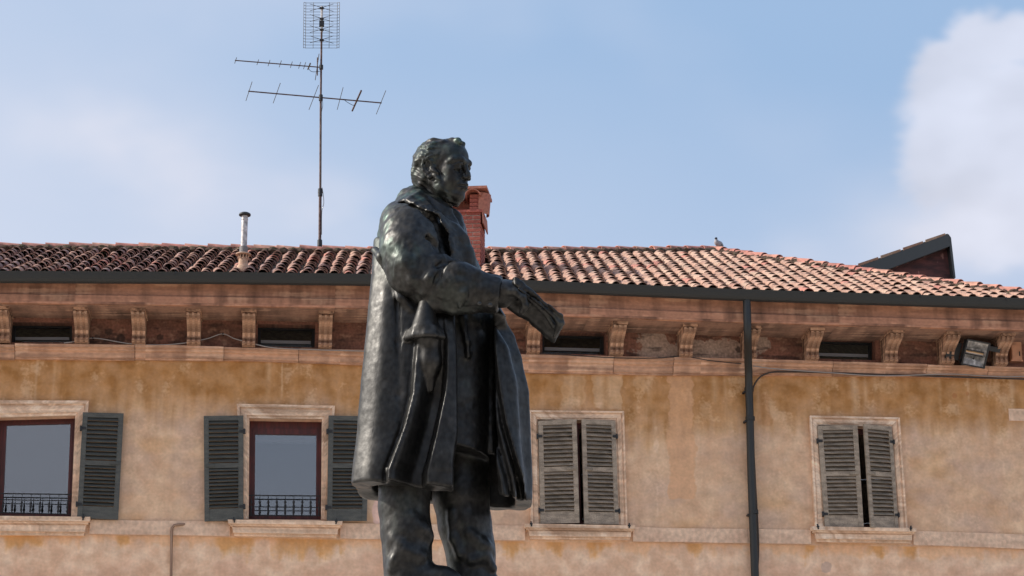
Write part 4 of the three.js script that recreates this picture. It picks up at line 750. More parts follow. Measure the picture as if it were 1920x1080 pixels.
// ------------------------------------------------ body: frock coat, arm, collar, trousers, shoes in one skin
function buildBody() {
  const torso = column([[354, 764, 800, 24, 50], [364, 754, 808, 38, 62], [374, 746, 822, 44, 68], [386, 738, 842, 58, 80], [410, 722, 868, 78, 90], [440, 709, 876, 84, 95], [476, 704, 888, 82, 95], [510, 706, 902, 82, 95], [545, 712, 914, 82, 95], [600, 740, 921, 78, 90], [700, 752, 921, 74, 88], [800, 756, 920, 76, 88], [860, 756, 918, 80, 88]], 2.4);
  const hemY = (x) => lerp(yOf(833, 74), yOf(848, 74), clamp((x - X(850, 840)) / (X(918, 840) - X(850, 840)), -0.6, 1.1)), topY = yOf(352);
  const B = new Field();
  // sleeve
  B.chain([P(766, 432, 62, 52), P(772, 470, 84, 54), P(790, 512, 96, 49), P(822, 533, 104, 42), P(862, 539, 112, 41), P(900, 548, 116, 36)], 0.085);
  B.chain([P(756, 418, 40, 44), P(772, 440, 70, 54)], 0.06);
  B.egg(q3(768, 486, 100), 46 * K, 70 * K, 40 * K, 0.06);
  // elbow fold, creases along the forearm
  B.chain([P(796, 498, 128, 3), P(816, 488, 136, 8), P(832, 485, 128, 9)], 0.03);
  B.chain([P(830, 494, 136, 4), P(858, 505, 146, 6), P(896, 516, 144, 4)], 0.06);
  B.chain([P(786, 556, 104, 10), P(812, 572, 118, 12), P(850, 578, 122, 10), P(884, 580, 118, 8)], 0.04);
  B.chain([P(822, 496, 146, 3), P(806, 524, 148, 5), P(796, 548, 136, 2)], 0.05);
  B.chain([P(880, 524, 150, 2), P(872, 550, 153, 4), P(862, 576, 142, 2)], 0.03);
  B.chain([P(738, 398, 40, 6), P(762, 408, 82, 8), P(792, 420, 108, 8), P(812, 442, 112, 7)], 0.025);
  B.chain([P(740, 410, 60, 6), P(766, 424, 104, 6), P(790, 430, 116, 6)], 0.025);
  B.chain([P(728, 430, 62, 5), P(734, 450, 88, 6), P(742, 470, 102, 5)], 0.03);
  // cuff
  B.chain([P(906, 549, 116, 37), P(925, 551, 116, 36)], 0.012);
  B.chain([P(752, 445, 120, 8), P(760, 490, 138, 9), P(776, 525, 140, 8)], 0.06);
  // collar and lapels of the overcoat
  B.strip([[744, 384, -30], [741, 385, 10], [742, 386, 42], [751, 379, 66], [764, 376, 86], [776, 383, 99], [788, 390, 107], [801, 396, 110], [815, 400, 108]], [[758, 362, -30], [758, 360, -4], [765, 358, 18], [776, 357, 36], [790, 360, 52], [806, 370, 62], [820, 382, 68], [834, 399, 72], [838, 405, 73]], 4.2, 0.008);
  B.chain([P(754, 368, -10, 10), P(760, 366, 20, 10), P(778, 367, 42, 10), P(802, 380, 56, 10), P(822, 394, 62, 8)], 0.02);
  B.strip([[818, 399, 100], [827, 418, 102], [838, 443, 102], [846, 470, 100], [850, 500, 96], [852, 530, 94]], [[838, 403, 74], [850, 422, 76], [867, 446, 68], [879, 472, 58], [888, 492, 50], [894, 515, 48]], 3.6, 0.008);
  B.chain([P(848, 420, 60, 12), P(862, 448, 60, 14), P(872, 480, 56, 15), P(878, 508, 56, 14)], 0.04);
  B.chain([P(884, 472, 34, 5), P(886, 478, 34, 5)], 0.01);
  // front edge of the frock coat and its fold
  B.chain([P(920, 600, 20, 5), P(921, 700, 24, 5), P(922, 846, 28, 5)], 0.012);
  B.chain([P(926, 600, 6, 4), P(927, 760, 8, 4), P(926, 850, 8, 4)], 0.008);
  B.chain([P(866, 596, 74, 5), P(876, 640, 76, 4), P(878, 668, 74, 3)], 0.02);
  B.chain([P(924, 570, 20, 9), P(926, 620, 10, 7)], 0.02);
  // trousers
  const leg1 = [P(768, 850, 34, 48), P(760, 905, 38, 46), P(757, 950, 40, 44), P(762, 1000, 42, 44), P(764, 1046, 44, 41), P(762, 1100, 44, 42)];
  const leg2 = [P(866, 850, -34, 52), P(864, 930, -32, 50), P(872, 985, -30, 47), P(882, 1030, -28, 43), P(886, 1100, -28, 46)];
  B.chain(leg1, 0.05); B.chain(leg2, 0.05);
  B.chain([P(772, 970, 76, 9), P(790, 992, 70, 12), P(800, 1006, 56, 12)], 0.035);
  B.chain([P(738, 1010, 76, 7), P(760, 1034, 82, 9), P(790, 1044, 74, 9)], 0.035);
  B.chain([P(730, 930, 60, 7), P(734, 990, 66, 7), P(736, 1060, 64, 8)], 0.03);
  B.chain([P(752, 1020, 84, 6), P(740, 1050, 78, 7), P(736, 1068, 74, 8)], 0.03);
  B.chain([P(846, 960, 14, 6), P(850, 1010, 12, 7), P(862, 1040, 14, 7)], 0.03);
  B.chain([P(880, 1000, 16, 8), P(908, 1024, 6, 11), P(916, 1034, -10, 10)], 0.03);
  B.chain([P(886, 1052, 14, 8), P(908, 1044, 6, 9), P(922, 1066, -4, 10)], 0.03);
  // shoes
  B.chain([P(766, 1092, 44, 36), P(800, 1085, 52, 26), P(832, 1086, 62, 21), P(848, 1090, 66, 19)], 0.04);
  B.chain([P(888, 1104, -26, 34), P(930, 1110, -10, 24), P(966, 1114, 2, 18)], 0.04);
  const Cut = new Field();
  Cut.chain([P(812, 412, 96, 9), P(826, 440, 100, 10), P(834, 470, 112, 8), P(838, 488, 114, 6)], 0.02);
  Cut.chain([P(740, 394, 54, 5), P(755, 386, 76, 5), P(774, 391, 94, 6), P(794, 402, 104, 7), P(814, 412, 104, 8)], 0.008);
  Cut.chain([P(724, 440, 84, 4), P(728, 462, 96, 5), P(738, 492, 106, 4)], 0.02);
  Cut.chain([P(800, 448, 128, 5), P(818, 462, 126, 5), P(828, 474, 124, 4)], 0.03);
  Cut.chain([P(820, 500, 150, 4), P(834, 492, 148, 5), P(846, 494, 140, 4)], 0.02);
  Cut.chain([P(898, 516, 160, 4), P(888, 548, 160, 5), P(884, 578, 150, 4)], 0.02);
  Cut.chain([P(830, 500, 152, 2), P(820, 520, 154, 2.5), P(812, 542, 150, 2)], 0.02);
  Cut.chain([P(846, 372, 40, 9), P(856, 400, 44, 8), P(862, 420, 46, 5)], 0.03);
  Cut.chain([P(798, 356, 64, 6), P(822, 381, 80, 8), P(840, 398, 82, 9), P(856, 408, 74, 7)], 0.015);
  Cut.chain([P(852, 602, 90, 8), P(862, 640, 92, 8), P(870, 668, 84, 4)], 0.02);
  const cuffA = q3(938, 553, 116), cuffN = q3(938, 553, 116).sub(q3(900, 548, 116)).normalize();
  const f = (x, y, z) => {
    let t = torso(x, y, z);
    const vert = fbm(x * 4, y * 0.8, z * 4 + 15, 3), puck = fbm(x * 9, y * 7.5, z * 9, 3), fine = n3(x * 32, y * 32, z * 32);
    t += vert * 0.008;
    t = smax(t, hemY(x) - y, 0.012); t = smax(t, y - topY, 0.03);
    let d = t; const b = B.value(x, y, z);
    d = smin(d, b, 0.028);
    d = smax(d, -Cut.value(x, y, z), 0.03);
    const c = (x - cuffA.x) * cuffN.x + (y - cuffA.y) * cuffN.y + (z - cuffA.z) * cuffN.z;
    if (z > 0.2 && y > cuffA.y - 0.16 && y < cuffA.y + 0.16) d = smax(d, c, 0.008);
    const hew = Math.abs(n3(x * 20, y * 15, z * 20)) + 0.5 * Math.abs(n3(x * 41, y * 33, z * 41));
    return d + puck * (y < yOf(850) ? 0.004 : 0.008) + (hew - 0.25) * (y < yOf(620) ? 0.002 : 0.0065) + fine * 0.0010;
  };
  return netMesh(f, V(X(690, 900), yOf(1124), -0.36), V(X(985, 900), yOf(335), 0.56), 0.0078, bronzeColour((x, y) => 0.15 + 0.85 * smoothstep(y, 1.8, 2.2)));
}
// ------------------------------------------------ head
function buildHead() {
  const Hd = 0.402, c0 = q3(830, 322, 18), yaw = 32 * rad, tip = -2 * rad;
  const fwd = V(Math.cos(yaw) * Math.cos(tip), Math.sin(tip), Math.sin(yaw) * Math.cos(tip)), rgt = V(-Math.sin(yaw), 0, Math.cos(yaw)), up = rgt.clone().cross(fwd);
  const M = new THREE.Matrix3().set(fwd.x, up.x, rgt.x, fwd.y, up.y, rgt.y, fwd.z, up.z, rgt.z);
  const h = (x, y, z) => c0.clone().addScaledVector(fwd, x * Hd).addScaledVector(up, y * Hd).addScaledVector(rgt, z * Hd);
  const C = (list, k, sub) => F.chain(list.map(([x, y, z, r]) => [h(x, y, z), r * Hd]), k * Hd, sub);
  const E = (x, y, z, a, b, c, k, sub = false) => F.egg(h(x, y, z), a * Hd, b * Hd, c * Hd, k * Hd, sub, M);
  const both = (fn) => { fn(1); fn(-1); };
  let F = new Field();
  E(-0.06, 0.15, 0, 0.385, 0.325, 0.30, 0.05); E(0.13, 0.17, 0, 0.280, 0.28, 0.255, 0.08); E(0.13, -0.10, 0, 0.24, 0.36, 0.225, 0.10);
  both((s) => {
    C([[-0.03, -0.2, 0.2 * s, 0.075], [0.10, -0.33, 0.165 * s, 0.075], [0.26, -0.41, 0.05 * s, 0.075]], 0.1);
    C([[0.25, -0.06, 0.165 * s, 0.075]], 0.08); E(0.245, -0.065, 0.165 * s, 0.085, 0.075, 0.075, 0.09); E(0.22, -0.21, 0.14 * s, 0.11, 0.12, 0.09, 0.09);
    C([[0.392, 0.085, 0.03 * s, 0.036], [0.385, 0.10, 0.10 * s, 0.042], [0.30, 0.085, 0.19 * s, 0.035], [0.24, 0.05, 0.22 * s, 0.025]], 0.05);
  });
  E(0.295, -0.415, 0, 0.075, 0.07, 0.09, 0.08); E(0.345, -0.26, 0, 0.08, 0.10, 0.12, 0.07);
  both((s) => { E(0.412, 0.006, 0.115 * s, 0.070, 0.046, 0.074, 0.030, true); C([[0.385, -0.02, 0.05 * s, 0.03], [0.36, -0.05, 0.07 * s, 0.02]], 0.05, true); });
  C([[0.385, 0.06, 0, 0.034], [0.405, 0.0, 0, 0.034], [0.445, -0.09, 0, 0.038], [0.462, -0.135, 0, 0.041]], 0.03);
  both((s) => { E(0.425, -0.160, 0.052 * s, 0.045, 0.034, 0.032, 0.025); C([[0.445, -0.192, 0.028 * s, 0.013], [0.42, -0.19, 0.035 * s, 0.012]], 0.012, true); });
  both((s) => {
    E(0.330, 0.0, 0.115 * s, 0.062, 0.054, 0.06, 0.008);
    C([[0.375, 0.012, 0.062 * s, 0.014], [0.392, 0.038, 0.10 * s, 0.020], [0.376, 0.036, 0.145 * s, 0.020], [0.33, 0.006, 0.185 * s, 0.014]], 0.014);
    C([[0.372, -0.012, 0.065 * s, 0.011], [0.378, -0.034, 0.105 * s, 0.013], [0.352, -0.032, 0.15 * s, 0.013], [0.325, -0.004, 0.185 * s, 0.011]], 0.016);
    C([[0.375, -0.05, 0.075 * s, 0.010], [0.358, -0.085, 0.13 * s, 0.010], [0.32, -0.07, 0.18 * s, 0.008]], 0.03, true);
    C([[0.408, -0.185, 0.078 * s, 0.014], [0.378, -0.25, 0.118 * s, 0.016], [0.338, -0.32, 0.138 * s, 0.012]], 0.03, true);
    C([[0.43, -0.262, 0.0, 0.028], [0.405, -0.268, 0.05 * s, 0.024], [0.365, -0.282, 0.10 * s, 0.014]], 0.02);
    C([[0.418, -0.322, 0.0, 0.03], [0.395, -0.318, 0.045 * s, 0.026], [0.36, -0.30, 0.09 * s, 0.012]], 0.02);
    C([[0.462, -0.293, 0.0, 0.015], [0.425, -0.292, 0.05 * s, 0.015], [0.362, -0.294, 0.118 * s, 0.014]], 0.010, true);
    // ear
    C([[0.01, 0.0, 0.285 * s, 0.02], [-0.005, 0.075, 0.315 * s, 0.022], [-0.05, 0.112, 0.34 * s, 0.023], [-0.105, 0.09, 0.35 * s, 0.024], [-0.128, 0.02, 0.345 * s, 0.024], [-0.112, -0.06, 0.33 * s, 0.022], [-0.065, -0.13, 0.31 * s, 0.024], [-0.025, -0.165, 0.298 * s, 0.028], [-0.005, -0.13, 0.285 * s, 0.022]], 0.018);
    E(-0.06, -0.02, 0.285 * s, 0.06, 0.12, 0.035, 0.03);
    C([[-0.06, 0.07, 0.33 * s, 0.014], [-0.085, 0.01, 0.33 * s, 0.016], [-0.07, -0.07, 0.318 * s, 0.015], [-0.03, -0.095, 0.31 * s, 0.018]], 0.014);
    E(-0.045, -0.01, 0.335 * s, 0.030, 0.052, 0.035, 0.02, true); C([[0.0, -0.04, 0.30 * s, 0.022]], 0.02); E(0.0, -0.045, 0.3 * s, 0.022, 0.03, 0.02, 0.015);
  });
  C([[0.425, -0.37, -0.05, 0.018], [0.432, -0.372, 0, 0.02], [0.425, -0.37, 0.05, 0.018]], 0.04, true);
  C([[0.44, -0.225, 0, 0.01], [0.425, -0.25, 0, 0.01]], 0.02, true);
  // neck, folds above the collar, chin beard
  C([[-0.12, -0.22, 0, 0.20], [-0.17, -0.5, 0, 0.20], [-0.20, -0.72, 0, 0.22]], 0.08);
  C([[0.02, -0.50, 0, 0.15], [-0.02, -0.70, 0, 0.18]], 0.08);
  // hair as a second field so that its locks can be rough
  const face = F; F = new Field();
  E(-0.10, 0.165, 0, 0.41, 0.330, 0.315, 0.04);
  both((s) => E(-0.19, 0.0, 0.13 * s, 0.26, 0.30, 0.165, 0.06));
  const Lk = (pts, k = 0.03) => C(pts, k);
  face.chain([[0.06, 0.43, 0.05, 0.05], [0.20, 0.428, 0.07, 0.042], [0.31, 0.412, 0.085, 0.036], [0.368, 0.375, 0.09, 0.026]].map(([x, y, z, r]) => [h(x, y, z), r * Hd]), 0.05 * Hd);
  face.chain([[0.08, 0.42, -0.08, 0.06], [0.22, 0.43, -0.06, 0.05], [0.32, 0.40, -0.04, 0.035]].map(([x, y, z, r]) => [h(x, y, z), r * Hd]), 0.05 * Hd);
  Lk([[0.10, 0.40, 0.15, 0.05], [-0.08, 0.43, 0.14, 0.05], [-0.24, 0.39, 0.14, 0.05]], 0.06);
  both((s) => {
    for (let i = 0; i < 15; i++) {                                     // locks swept back over the temple and the back of the head
      const t = i / 14, y0 = lerp(0.37, 0.13, t), x0 = lerp(0.07, 0.02, t) + 0.06 * Math.sin(i * 2.2), z0 = lerp(0.17, 0.285, Math.sqrt(t)), dr = 0.05 + 0.07 * Math.sin(i * 1.7 + 1), r = 0.022 + 0.008 * Math.abs(Math.sin(i * 3.1));
      Lk([[x0, y0, z0 * s, r * 0.7], [x0 - 0.12, y0 - dr * 0.2 + 0.02 * Math.sin(i), (z0 + 0.045) * s, r * 1.1], [x0 - 0.25, y0 - dr, (z0 + 0.01) * s, r], [x0 - 0.36, y0 - dr * 2.0, (z0 - 0.085) * s, r * 0.9], [x0 - 0.43, y0 - dr * 2.6 - 0.05, (z0 - 0.17) * s, r * 0.6]], 0.05);
    }
    for (let i = 0; i < 7; i++) Lk([[-0.30 - 0.02 * i, 0.10 - i * 0.05, 0.235 * s - 0.03 * i * s, 0.034], [-0.34 - 0.012 * i, 0.0 - i * 0.045, 0.215 * s - 0.03 * i * s, 0.038], [-0.36 - 0.005 * i, -0.12 - i * 0.035, (0.17 - 0.03 * i) * s, 0.028]], 0.05);
    for (const [x, y, z, r] of [[-0.16, -0.16, 0.25, 0.05], [-0.22, -0.22, 0.22, 0.05], [-0.30, -0.25, 0.15, 0.055], [-0.37, -0.22, 0.05, 0.055], [-0.33, -0.31, 0.10, 0.045], [-0.22, -0.30, 0.2, 0.04]]) E(x, y, z * s, r * 1.1, r * 0.9, r, 0.05);
    // whiskers down the jaw
    for (let i = 0; i < 13; i++) { const t = i / 12, x = lerp(0.045, 0.225, t), y = lerp(-0.03, -0.455, t), z = lerp(0.275, 0.10, t * t); Lk([[x - 0.02, y + 0.02, z * s, 0.028 + 0.012 * Math.sin(i * 2.7)], [x + 0.015 * Math.sin(i * 4), y - 0.055, (z + 0.005) * s, 0.024]], 0.025); if (i % 2) E(x - 0.045, y - 0.02, (z + 0.005) * s, 0.035, 0.03, 0.03, 0.025); }
    Lk([[0.10, -0.40, 0.16 * s, 0.045], [0.2, -0.475, 0.09 * s, 0.05], [0.25, -0.50, 0.0, 0.045]]);
  });
  C([[-0.21, 0.33, 0.30, 0.035], [-0.14, 0.30, 0.345, 0.05], [-0.10, 0.27, 0.36, 0.035]], 0.03, true);   // the deep hollow in the waves
  const hair = F, inv = (x, y, z) => { const u = x - c0.x, v = y - c0.y, w = z - c0.z; return [(u * fwd.x + v * fwd.y + w * fwd.z) / Hd, (u * up.x + v * up.y + w * up.z) / Hd, (u * rgt.x + v * rgt.y + w * rgt.z) / Hd]; };
  const f = (x, y, z) => {
    const a = face.value(x, y, z) + fbm(x * 22, y * 22, z * 22, 2) * 0.003;
    let b = hair.value(x, y, z);
    if (b < 0.06) {
      const [u, v, w] = inv(x, y, z), ang = Math.atan2(v - 0.1, u + 0.05);
      const comb = n3(v * 15 + u * 5 + ang * 1.5, u * 3.2, w * 6) * 0.009 + n3(v * 34 + u * 11, u * 6, w * 12) * 0.003 + fbm(u * 5, v * 5, w * 5, 2) * 0.006;
      b += comb;
      // the hairline: bare forehead and face
      const front = smax(u - (0.10 + 0.55 * (v - 0.12) + 0.05 * n3(v * 7, w * 7, 3)), -0.5 + 0.0 * v, 0.02) * Hd;
      if (v > 0.02) b = smax(b, Math.min(front, 0.3) - (v > 0.36 ? (v - 0.36) * 1.2 : 0), 0.02);
    }
    return smin(a, b, 0.012);
  };
  return netMesh(f, V(X(768, 320), yOf(412), -0.24), V(X(896, 320), yOf(246), 0.33), 0.0038, bronzeColour((x, y) => 0.3 + 0.9 * smoothstep(y, yOf(300), yOf(270))));
}
// ------------------------------------------------ hand and the folded gloves
function buildHand() {
  const F = new Field(), w0 = 116;
  F.chain([P(928, 551, w0, 27), P(942, 551, w0, 26)], 0.02);
  F.egg(q3(955, 549, w0), 24 * K, 21 * K, 27 * K, 0.03);
  F.chain([P(944, 543, w0 + 18, 11), P(966, 543, w0 + 20, 9.5)], 0.03); F.chain([P(944, 541, w0 - 14, 11), P(968, 539, w0 - 14, 9.5)], 0.03);
  const fingers = [[24, 966, 547, 0.92], [9, 970, 543, 1.05], [-6, 971, 541, 1.08], [-20, 968, 541, 1.0]];
  for (const [dw, x, y, L0] of fingers) { const r = 6.9; F.chain([P(x - 10, y, w0 + dw, r + 1), P(x, y + 1, w0 + dw, r + 0.9), P(x + 16 * L0, y + 12, w0 + dw * 1.08, r), P(x + 21 * L0, y + 27, w0 + dw * 1.05 - 2, r - 0.6), P(x + 14 * L0, y + 38, w0 + dw * 0.9 - 6, r - 1.4)], 0.008); F.ball(q3(x, y - 2, w0 + dw), 7.6 * K, 0.012); F.ball(q3(x + 16 * L0, y + 11, w0 + dw * 1.08), 7.1 * K, 0.008); }
  F.chain([P(944, 560, w0 - 22, 10), P(962, 572, w0 - 30, 8.5), P(980, 578, w0 - 24, 7), P(990, 580, w0 - 14, 6)], 0.02);   // thumb
  const f = (x, y, z) => F.value(x, y, z) + fbm(x * 18, y * 18, z * 18, 2) * 0.003;
  return netMesh(f, V(X(915, 550), yOf(605, 116), 0.22), V(X(1010, 550), yOf(512, 116), 0.52), 0.0034, bronzeColour(() => 0.45));
}
function buildGloves() {
  const w0 = 110, poly = [[952, 546], [966, 531], [982, 537], [1000, 551], [1022, 568], [1044, 584], [1057, 594], [1055, 607], [1047, 621], [1039, 636], [1027, 627], [1008, 612], [990, 599], [968, 588], [950, 578]].map(([x, y]) => q3(x, y, w0));
  const sd = (x, y) => { let d = 1e9, s = 1; for (let i = 0, j = poly.length - 1; i < poly.length; j = i++) { const a = poly[i], b = poly[j], ex = b.x - a.x, ey = b.y - a.y, wx = x - a.x, wy = y - a.y, t = clamp((wx * ex + wy * ey) / (ex * ex + ey * ey), 0, 1); d = Math.min(d, (wx - ex * t) ** 2 + (wy - ey * t) ** 2); const c1 = y >= a.y, c2 = y < b.y, c3 = ex * wy > ey * wx; if ((c1 && c2 && c3) || (!c1 && !c2 && !c3)) s = -s; } return s * Math.sqrt(d); };
  const F = new Field();
  F.chain([P(968, 533, w0 + 36, 4), P(1000, 553, w0 + 34, 4.5), P(1050, 592, w0 + 14, 5)], 0.02); F.chain([P(974, 541, w0 + 38, 3), P(1012, 570, w0 + 22, 3.5), P(1044, 598, w0 + 10, 5)], 0.015); F.chain([P(990, 560, w0 + 26, 3), P(1024, 588, w0 + 8, 3.5), P(1038, 612, w0 - 4, 5)], 0.015);
  F.chain([P(1050, 594, w0 + 14, 5), P(1051, 606, w0 + 6, 6), P(1040, 630, w0 - 10, 4)], 0.02);
  const V2 = new Field(); V2.chain([P(978, 538, w0 + 40, 3), P(1020, 570, w0 + 26, 3), P(1052, 599, w0 + 16, 3)], 0.012); V2.chain([P(992, 562, w0 + 30, 3), P(1034, 598, w0 + 12, 3)], 0.015);
  const zc = w0 * K, yc = q3(1000, 575, w0).y, f = (x, y, z) => { const a = sd(x, y), th = 7 * K + 0.008 * n3(x * 7, y * 7, 3), b = Math.abs(z - zc - (y - yc) * 0.75 + 0.022 * n3(x * 8, y * 8, 8) + 0.008 * Math.sin((y * 0.8 + x * 0.6) * 60)) - th; let d = smax(a + 0.006 * n3(x * 24, y * 24, 6), b, 0.025); d = smin(d, F.value(x, y, z), 0.02); d = smax(d, -V2.value(x, y, z), 0.02); return d * 0.9 + fbm(x * 16, y * 16, z * 16, 3) * 0.006; };
  return netMesh(f, V(X(935, 560), yOf(655, w0), 0.22), V(X(1072, 560), yOf(515, w0), 0.50), 0.0045, bronzeColour(() => 0.15));
}
{
  const body = part('body', buildBody(), mBronze, statue); body.userData.label = 'frock coat, sleeve and trousers of the bronze figure';
  const coat = part('overcoat', buildCoat(), mBronze, body); coat.userData.label = 'long bronze overcoat hanging open from the shoulders';
  const head = part('head', buildHead(), mBronze, body); head.userData.label = 'bronze head with swept back hair and whiskers, facing right';
  part('hand', buildHand(), mBronze, body);
  const gl = part('folded_gloves', buildGloves(), mBronze, statue); gl.userData.label = 'folded bronze cloth held out in the hand';
  const btn = (px, py, w, r) => { const m = part('button', new THREE.SphereGeometry(r * K, 14, 10).scale(1, 1, 0.55), mButton, body); m.position.copy(q3(px, py, w)); };
  var mButton = std({ color: new THREE.Color(0.07, 0.068, 0.064), metalness: 0.8, roughness: 0.45 });
  btn(919, 572, 152, 4.4); btn(899, 569, 156, 3.8); btn(887, 477, 34, 4.6);
  part('plinth', merged([box(-0.5, 0.6, -0.17, 0.012, -0.32, 0.36)]), mButton, statue);
}
// the stone pedestal, below the frame
{
  const p = thing('pedestal', 'stone pedestal carrying the bronze statue, below the picture', 'pedestal'), top = foot.y - 0.17, m = std({ color: new THREE.Color(0.5, 0.47, 0.43), roughness: 0.85, bumpMap: grain(1), bumpScale: 0.01 });
  p.position.set(foot.x, 0, foot.z);
  part('cap', merged([box(-0.95, 1.05, top - 0.14, top, -0.85, 0.85), box(-0.86, 0.96, top - 0.26, top - 0.14, -0.76, 0.76)]), m, p); part('die', box(-0.78, 0.88, 0.6, top - 0.26, -0.68, 0.68), m, p); part('base', merged([box(-1.0, 1.1, 0.3, 0.6, -0.9, 0.9), box(-1.5, 1.6, 0, 0.3, -1.4, 1.4)]), m, p);
}
// ================================================================ things on the roof and the wall
const inWorld = (o) => { o.position.copy(house.position); o.rotation.copy(house.rotation); return o; };   // a thing built in the wall frame ...
function based(name, label, category, base, group) {                  // ... with its origin at its own base
  const o = thing(name, label, category, group); o.position.copy(house.localToWorld(base.clone())); o.rotation.y = YAW; o.userData.base = undefined; delete o.userData.base;
  return o;
}
const shift = (g, b) => g.translate(-b.x, -b.y, -b.z);
// ---------------------------------------------------------------- television antenna
{
  const foot0 = roofHit(600, 470), dA = foot0.z - 0.12, base = V(foot0.x, foot0.y, dA);
  const A = (x, y, dz = 0) => L(x, y, dA + dz), an = based('antenna', 'tall rusty mast on the ridge with three television aerials', 'antenna', base);
  const rust = std({ map: tex(64, 256, (u, v) => { const k = fbm(u * 6, v * 24, 3, 4); return mix3(rgb(112, 92, 86), rgb(72, 48, 42), clamp(0.5 + k * 2.2, 0, 1)); }), roughness: 0.7, metalness: 0.2 }), alu = std({ color: new THREE.Color(0.09, 0.085, 0.085), roughness: 0.5, metalness: 0.3 }), black = std({ color: new THREE.Color(0.02, 0.02, 0.022), roughness: 0.6 }), pale = std({ color: new THREE.Color(0.5, 0.48, 0.47), roughness: 0.6 });
  const add = (name, g, m, p = an) => part(name, shift(g, base), m, p);
  add('mast', merged([rod(A(599.5, 468), A(600.5, 358), 0.028, 0.027, 10), rod(A(600.5, 362), A(601.5, 180), 0.022, 0.021, 10), rod(A(601.5, 182), A(603, 56), 0.019, 0.019, 10)]), rust);
  add('clamp', rod(A(599.5, 462), A(599.6, 450), 0.045, 0.042, 8), black); add('clamp', merged([rod(A(600.4, 368), A(600.4, 354), 0.04, 0.04, 8), rod(A(596, 361), A(606, 361), 0.012)]), black); add('clamp', rod(A(601.6, 189), A(601.6, 178), 0.036, 0.036, 8), black); add('clamp', rod(A(602.3, 130), A(602.3, 122), 0.036, 0.036, 8), black);
  add('cable', tube([A(604, 352, 0.03), A(606, 365, 0.05), A(607, 382, 0.05), A(604, 392, 0.03), A(603, 440, 0.03)], 0.006, 24), black);
  add('cable', tube([A(603.5, 187, 0.03), A(605.5, 196, 0.05), A(603, 210, 0.03), A(602, 350, 0.03)], 0.005, 24), black);
  // panel aerial: bent wire screen and four bow ties
  const cols = [[569.8, 0.16], [573.5, 0.10], [588, 0], [618, 0], [632.7, 0.10], [636.7, 0.16]], wires = [];
  const W0 = (x, y, dz) => A(x, y, dz + 0.02);
  for (const [x, dz] of cols) wires.push(rod(W0(x, 4.5, dz), W0(x - 1, 90.5, dz), 0.0048, 0.0048, 5));
  for (let k = 0; k < 16; k++) { const y = lerp(5.5, 90, k / 15); for (let i = 1; i < cols.length; i++) wires.push(rod(W0(cols[i - 1][0] - k / 15, y - (i === 1 ? 1.2 : 0), cols[i - 1][1]), W0(cols[i][0] - k / 15, y - (i === 5 ? 1.2 : 0), cols[i][1]), 0.0042, 0.0042, 5)); }
  const scr = add('wire_screen', merged(wires), alu);
  add('tube', rod(A(603.2, 60, 0.10), A(603.6, 12, 0.10), 0.022, 0.022, 10), pale);
  for (const y of [14.4, 34.4, 55, 74.4]) { const b = add('bow_tie', merged([[-22, -7], [-22, 6], [22, -7], [22, 7]].map(([dx, dy]) => rod(A(603.2, y, 0.14), A(603.2 + dx, y + dy, 0.14), 0.005, 0.005, 5))), alu); part('insulator', shift(merged([rod(A(599.2, y + 0.8, 0.14), A(607.2, y + 0.8, 0.14), 0.024, 0.024, 8), rod(A(603.2, y, 0.14), A(603.2, y, 0.02), 0.012)]), base), black, b); }
  { const c = A(603.2, 44.6, 0.12); add('junction_box', box(c.x - 0.045, c.x + 0.045, c.y - 0.05, c.y + 0.05, c.z - 0.03, c.z + 0.04), black); }
  // an element lies level, across its boom: both ends at the height of its middle
  const level = (x, y, h) => { const r = toLocalDir(rayOf(x, y)), t = (h - camL.y) / r.y; return V(camL.x + r.x * t, h, camL.z + r.z * t); };
  const element = (x0, y0, x1, y1, r, boom) => { const c = A((x0 + x1) / 2, (y0 + y1) / 2); part('element', shift(rod(level(x0, y0, c.y), level(x1, y1, c.y), r, r, 6), base), r > 0.015 ? rust : alu, boom); };
  const zx = (v) => 420 + v / 4.5, zy = (v) => v / 4.5;
  const vhf = add('boom', rod(A(465.5, 171), A(715.6, 193), 0.0125, 0.0125, 8), rust);
  for (const [a, b, c, d, r] of [[237, 690, 185, 850, 0.006], [475, 702, 415, 870, 0.006], [797, 720, 717, 925, 0.006], [1005, 738, 955, 925, 0.006], [1158, 765, 1082, 935, 0.016], [1365, 765, 1285, 963, 0.006]]) element(zx(a), zy(b), zx(c), zy(d), r, vhf);
  add('cable', tube([A(zx(1010), zy(840), 0.02), A(zx(1050), zy(868), 0.02), A(zx(1095), zy(888), 0.02), A(zx(1120), zy(865), 0.02)], 0.005, 16), black);
  const uhf = add('boom', rod(A(440.5, 113.2), A(606, 126.6), 0.011, 0.011, 8), rust);
  for (const [x, y, k] of [[98, 510, 24], [285, 525, 22], [380, 532, 25], [475, 539, 27], [568, 546, 25], [638, 551, 26], [680, 554, 28]]) element(zx(x + k * 0.34), zy(y - k), zx(x - k * 0.34), zy(y + k), 0.006, uhf);
  element(zx(728), zy(535), zx(708), zy(585), 0.014, uhf); element(zx(802), zy(455), zx(770), zy(675), 0.007, uhf);
  add('reflector_bar', rod(A(zx(788), zy(485)), A(zx(788), zy(636)), 0.012, 0.012, 6), rust);
  add('cable', tube([A(zx(717), zy(582), 0.02), A(zx(735), zy(602), 0.02), A(zx(775), zy(606), 0.02), A(zx(810), zy(600), 0.02)], 0.005, 16), black);
}
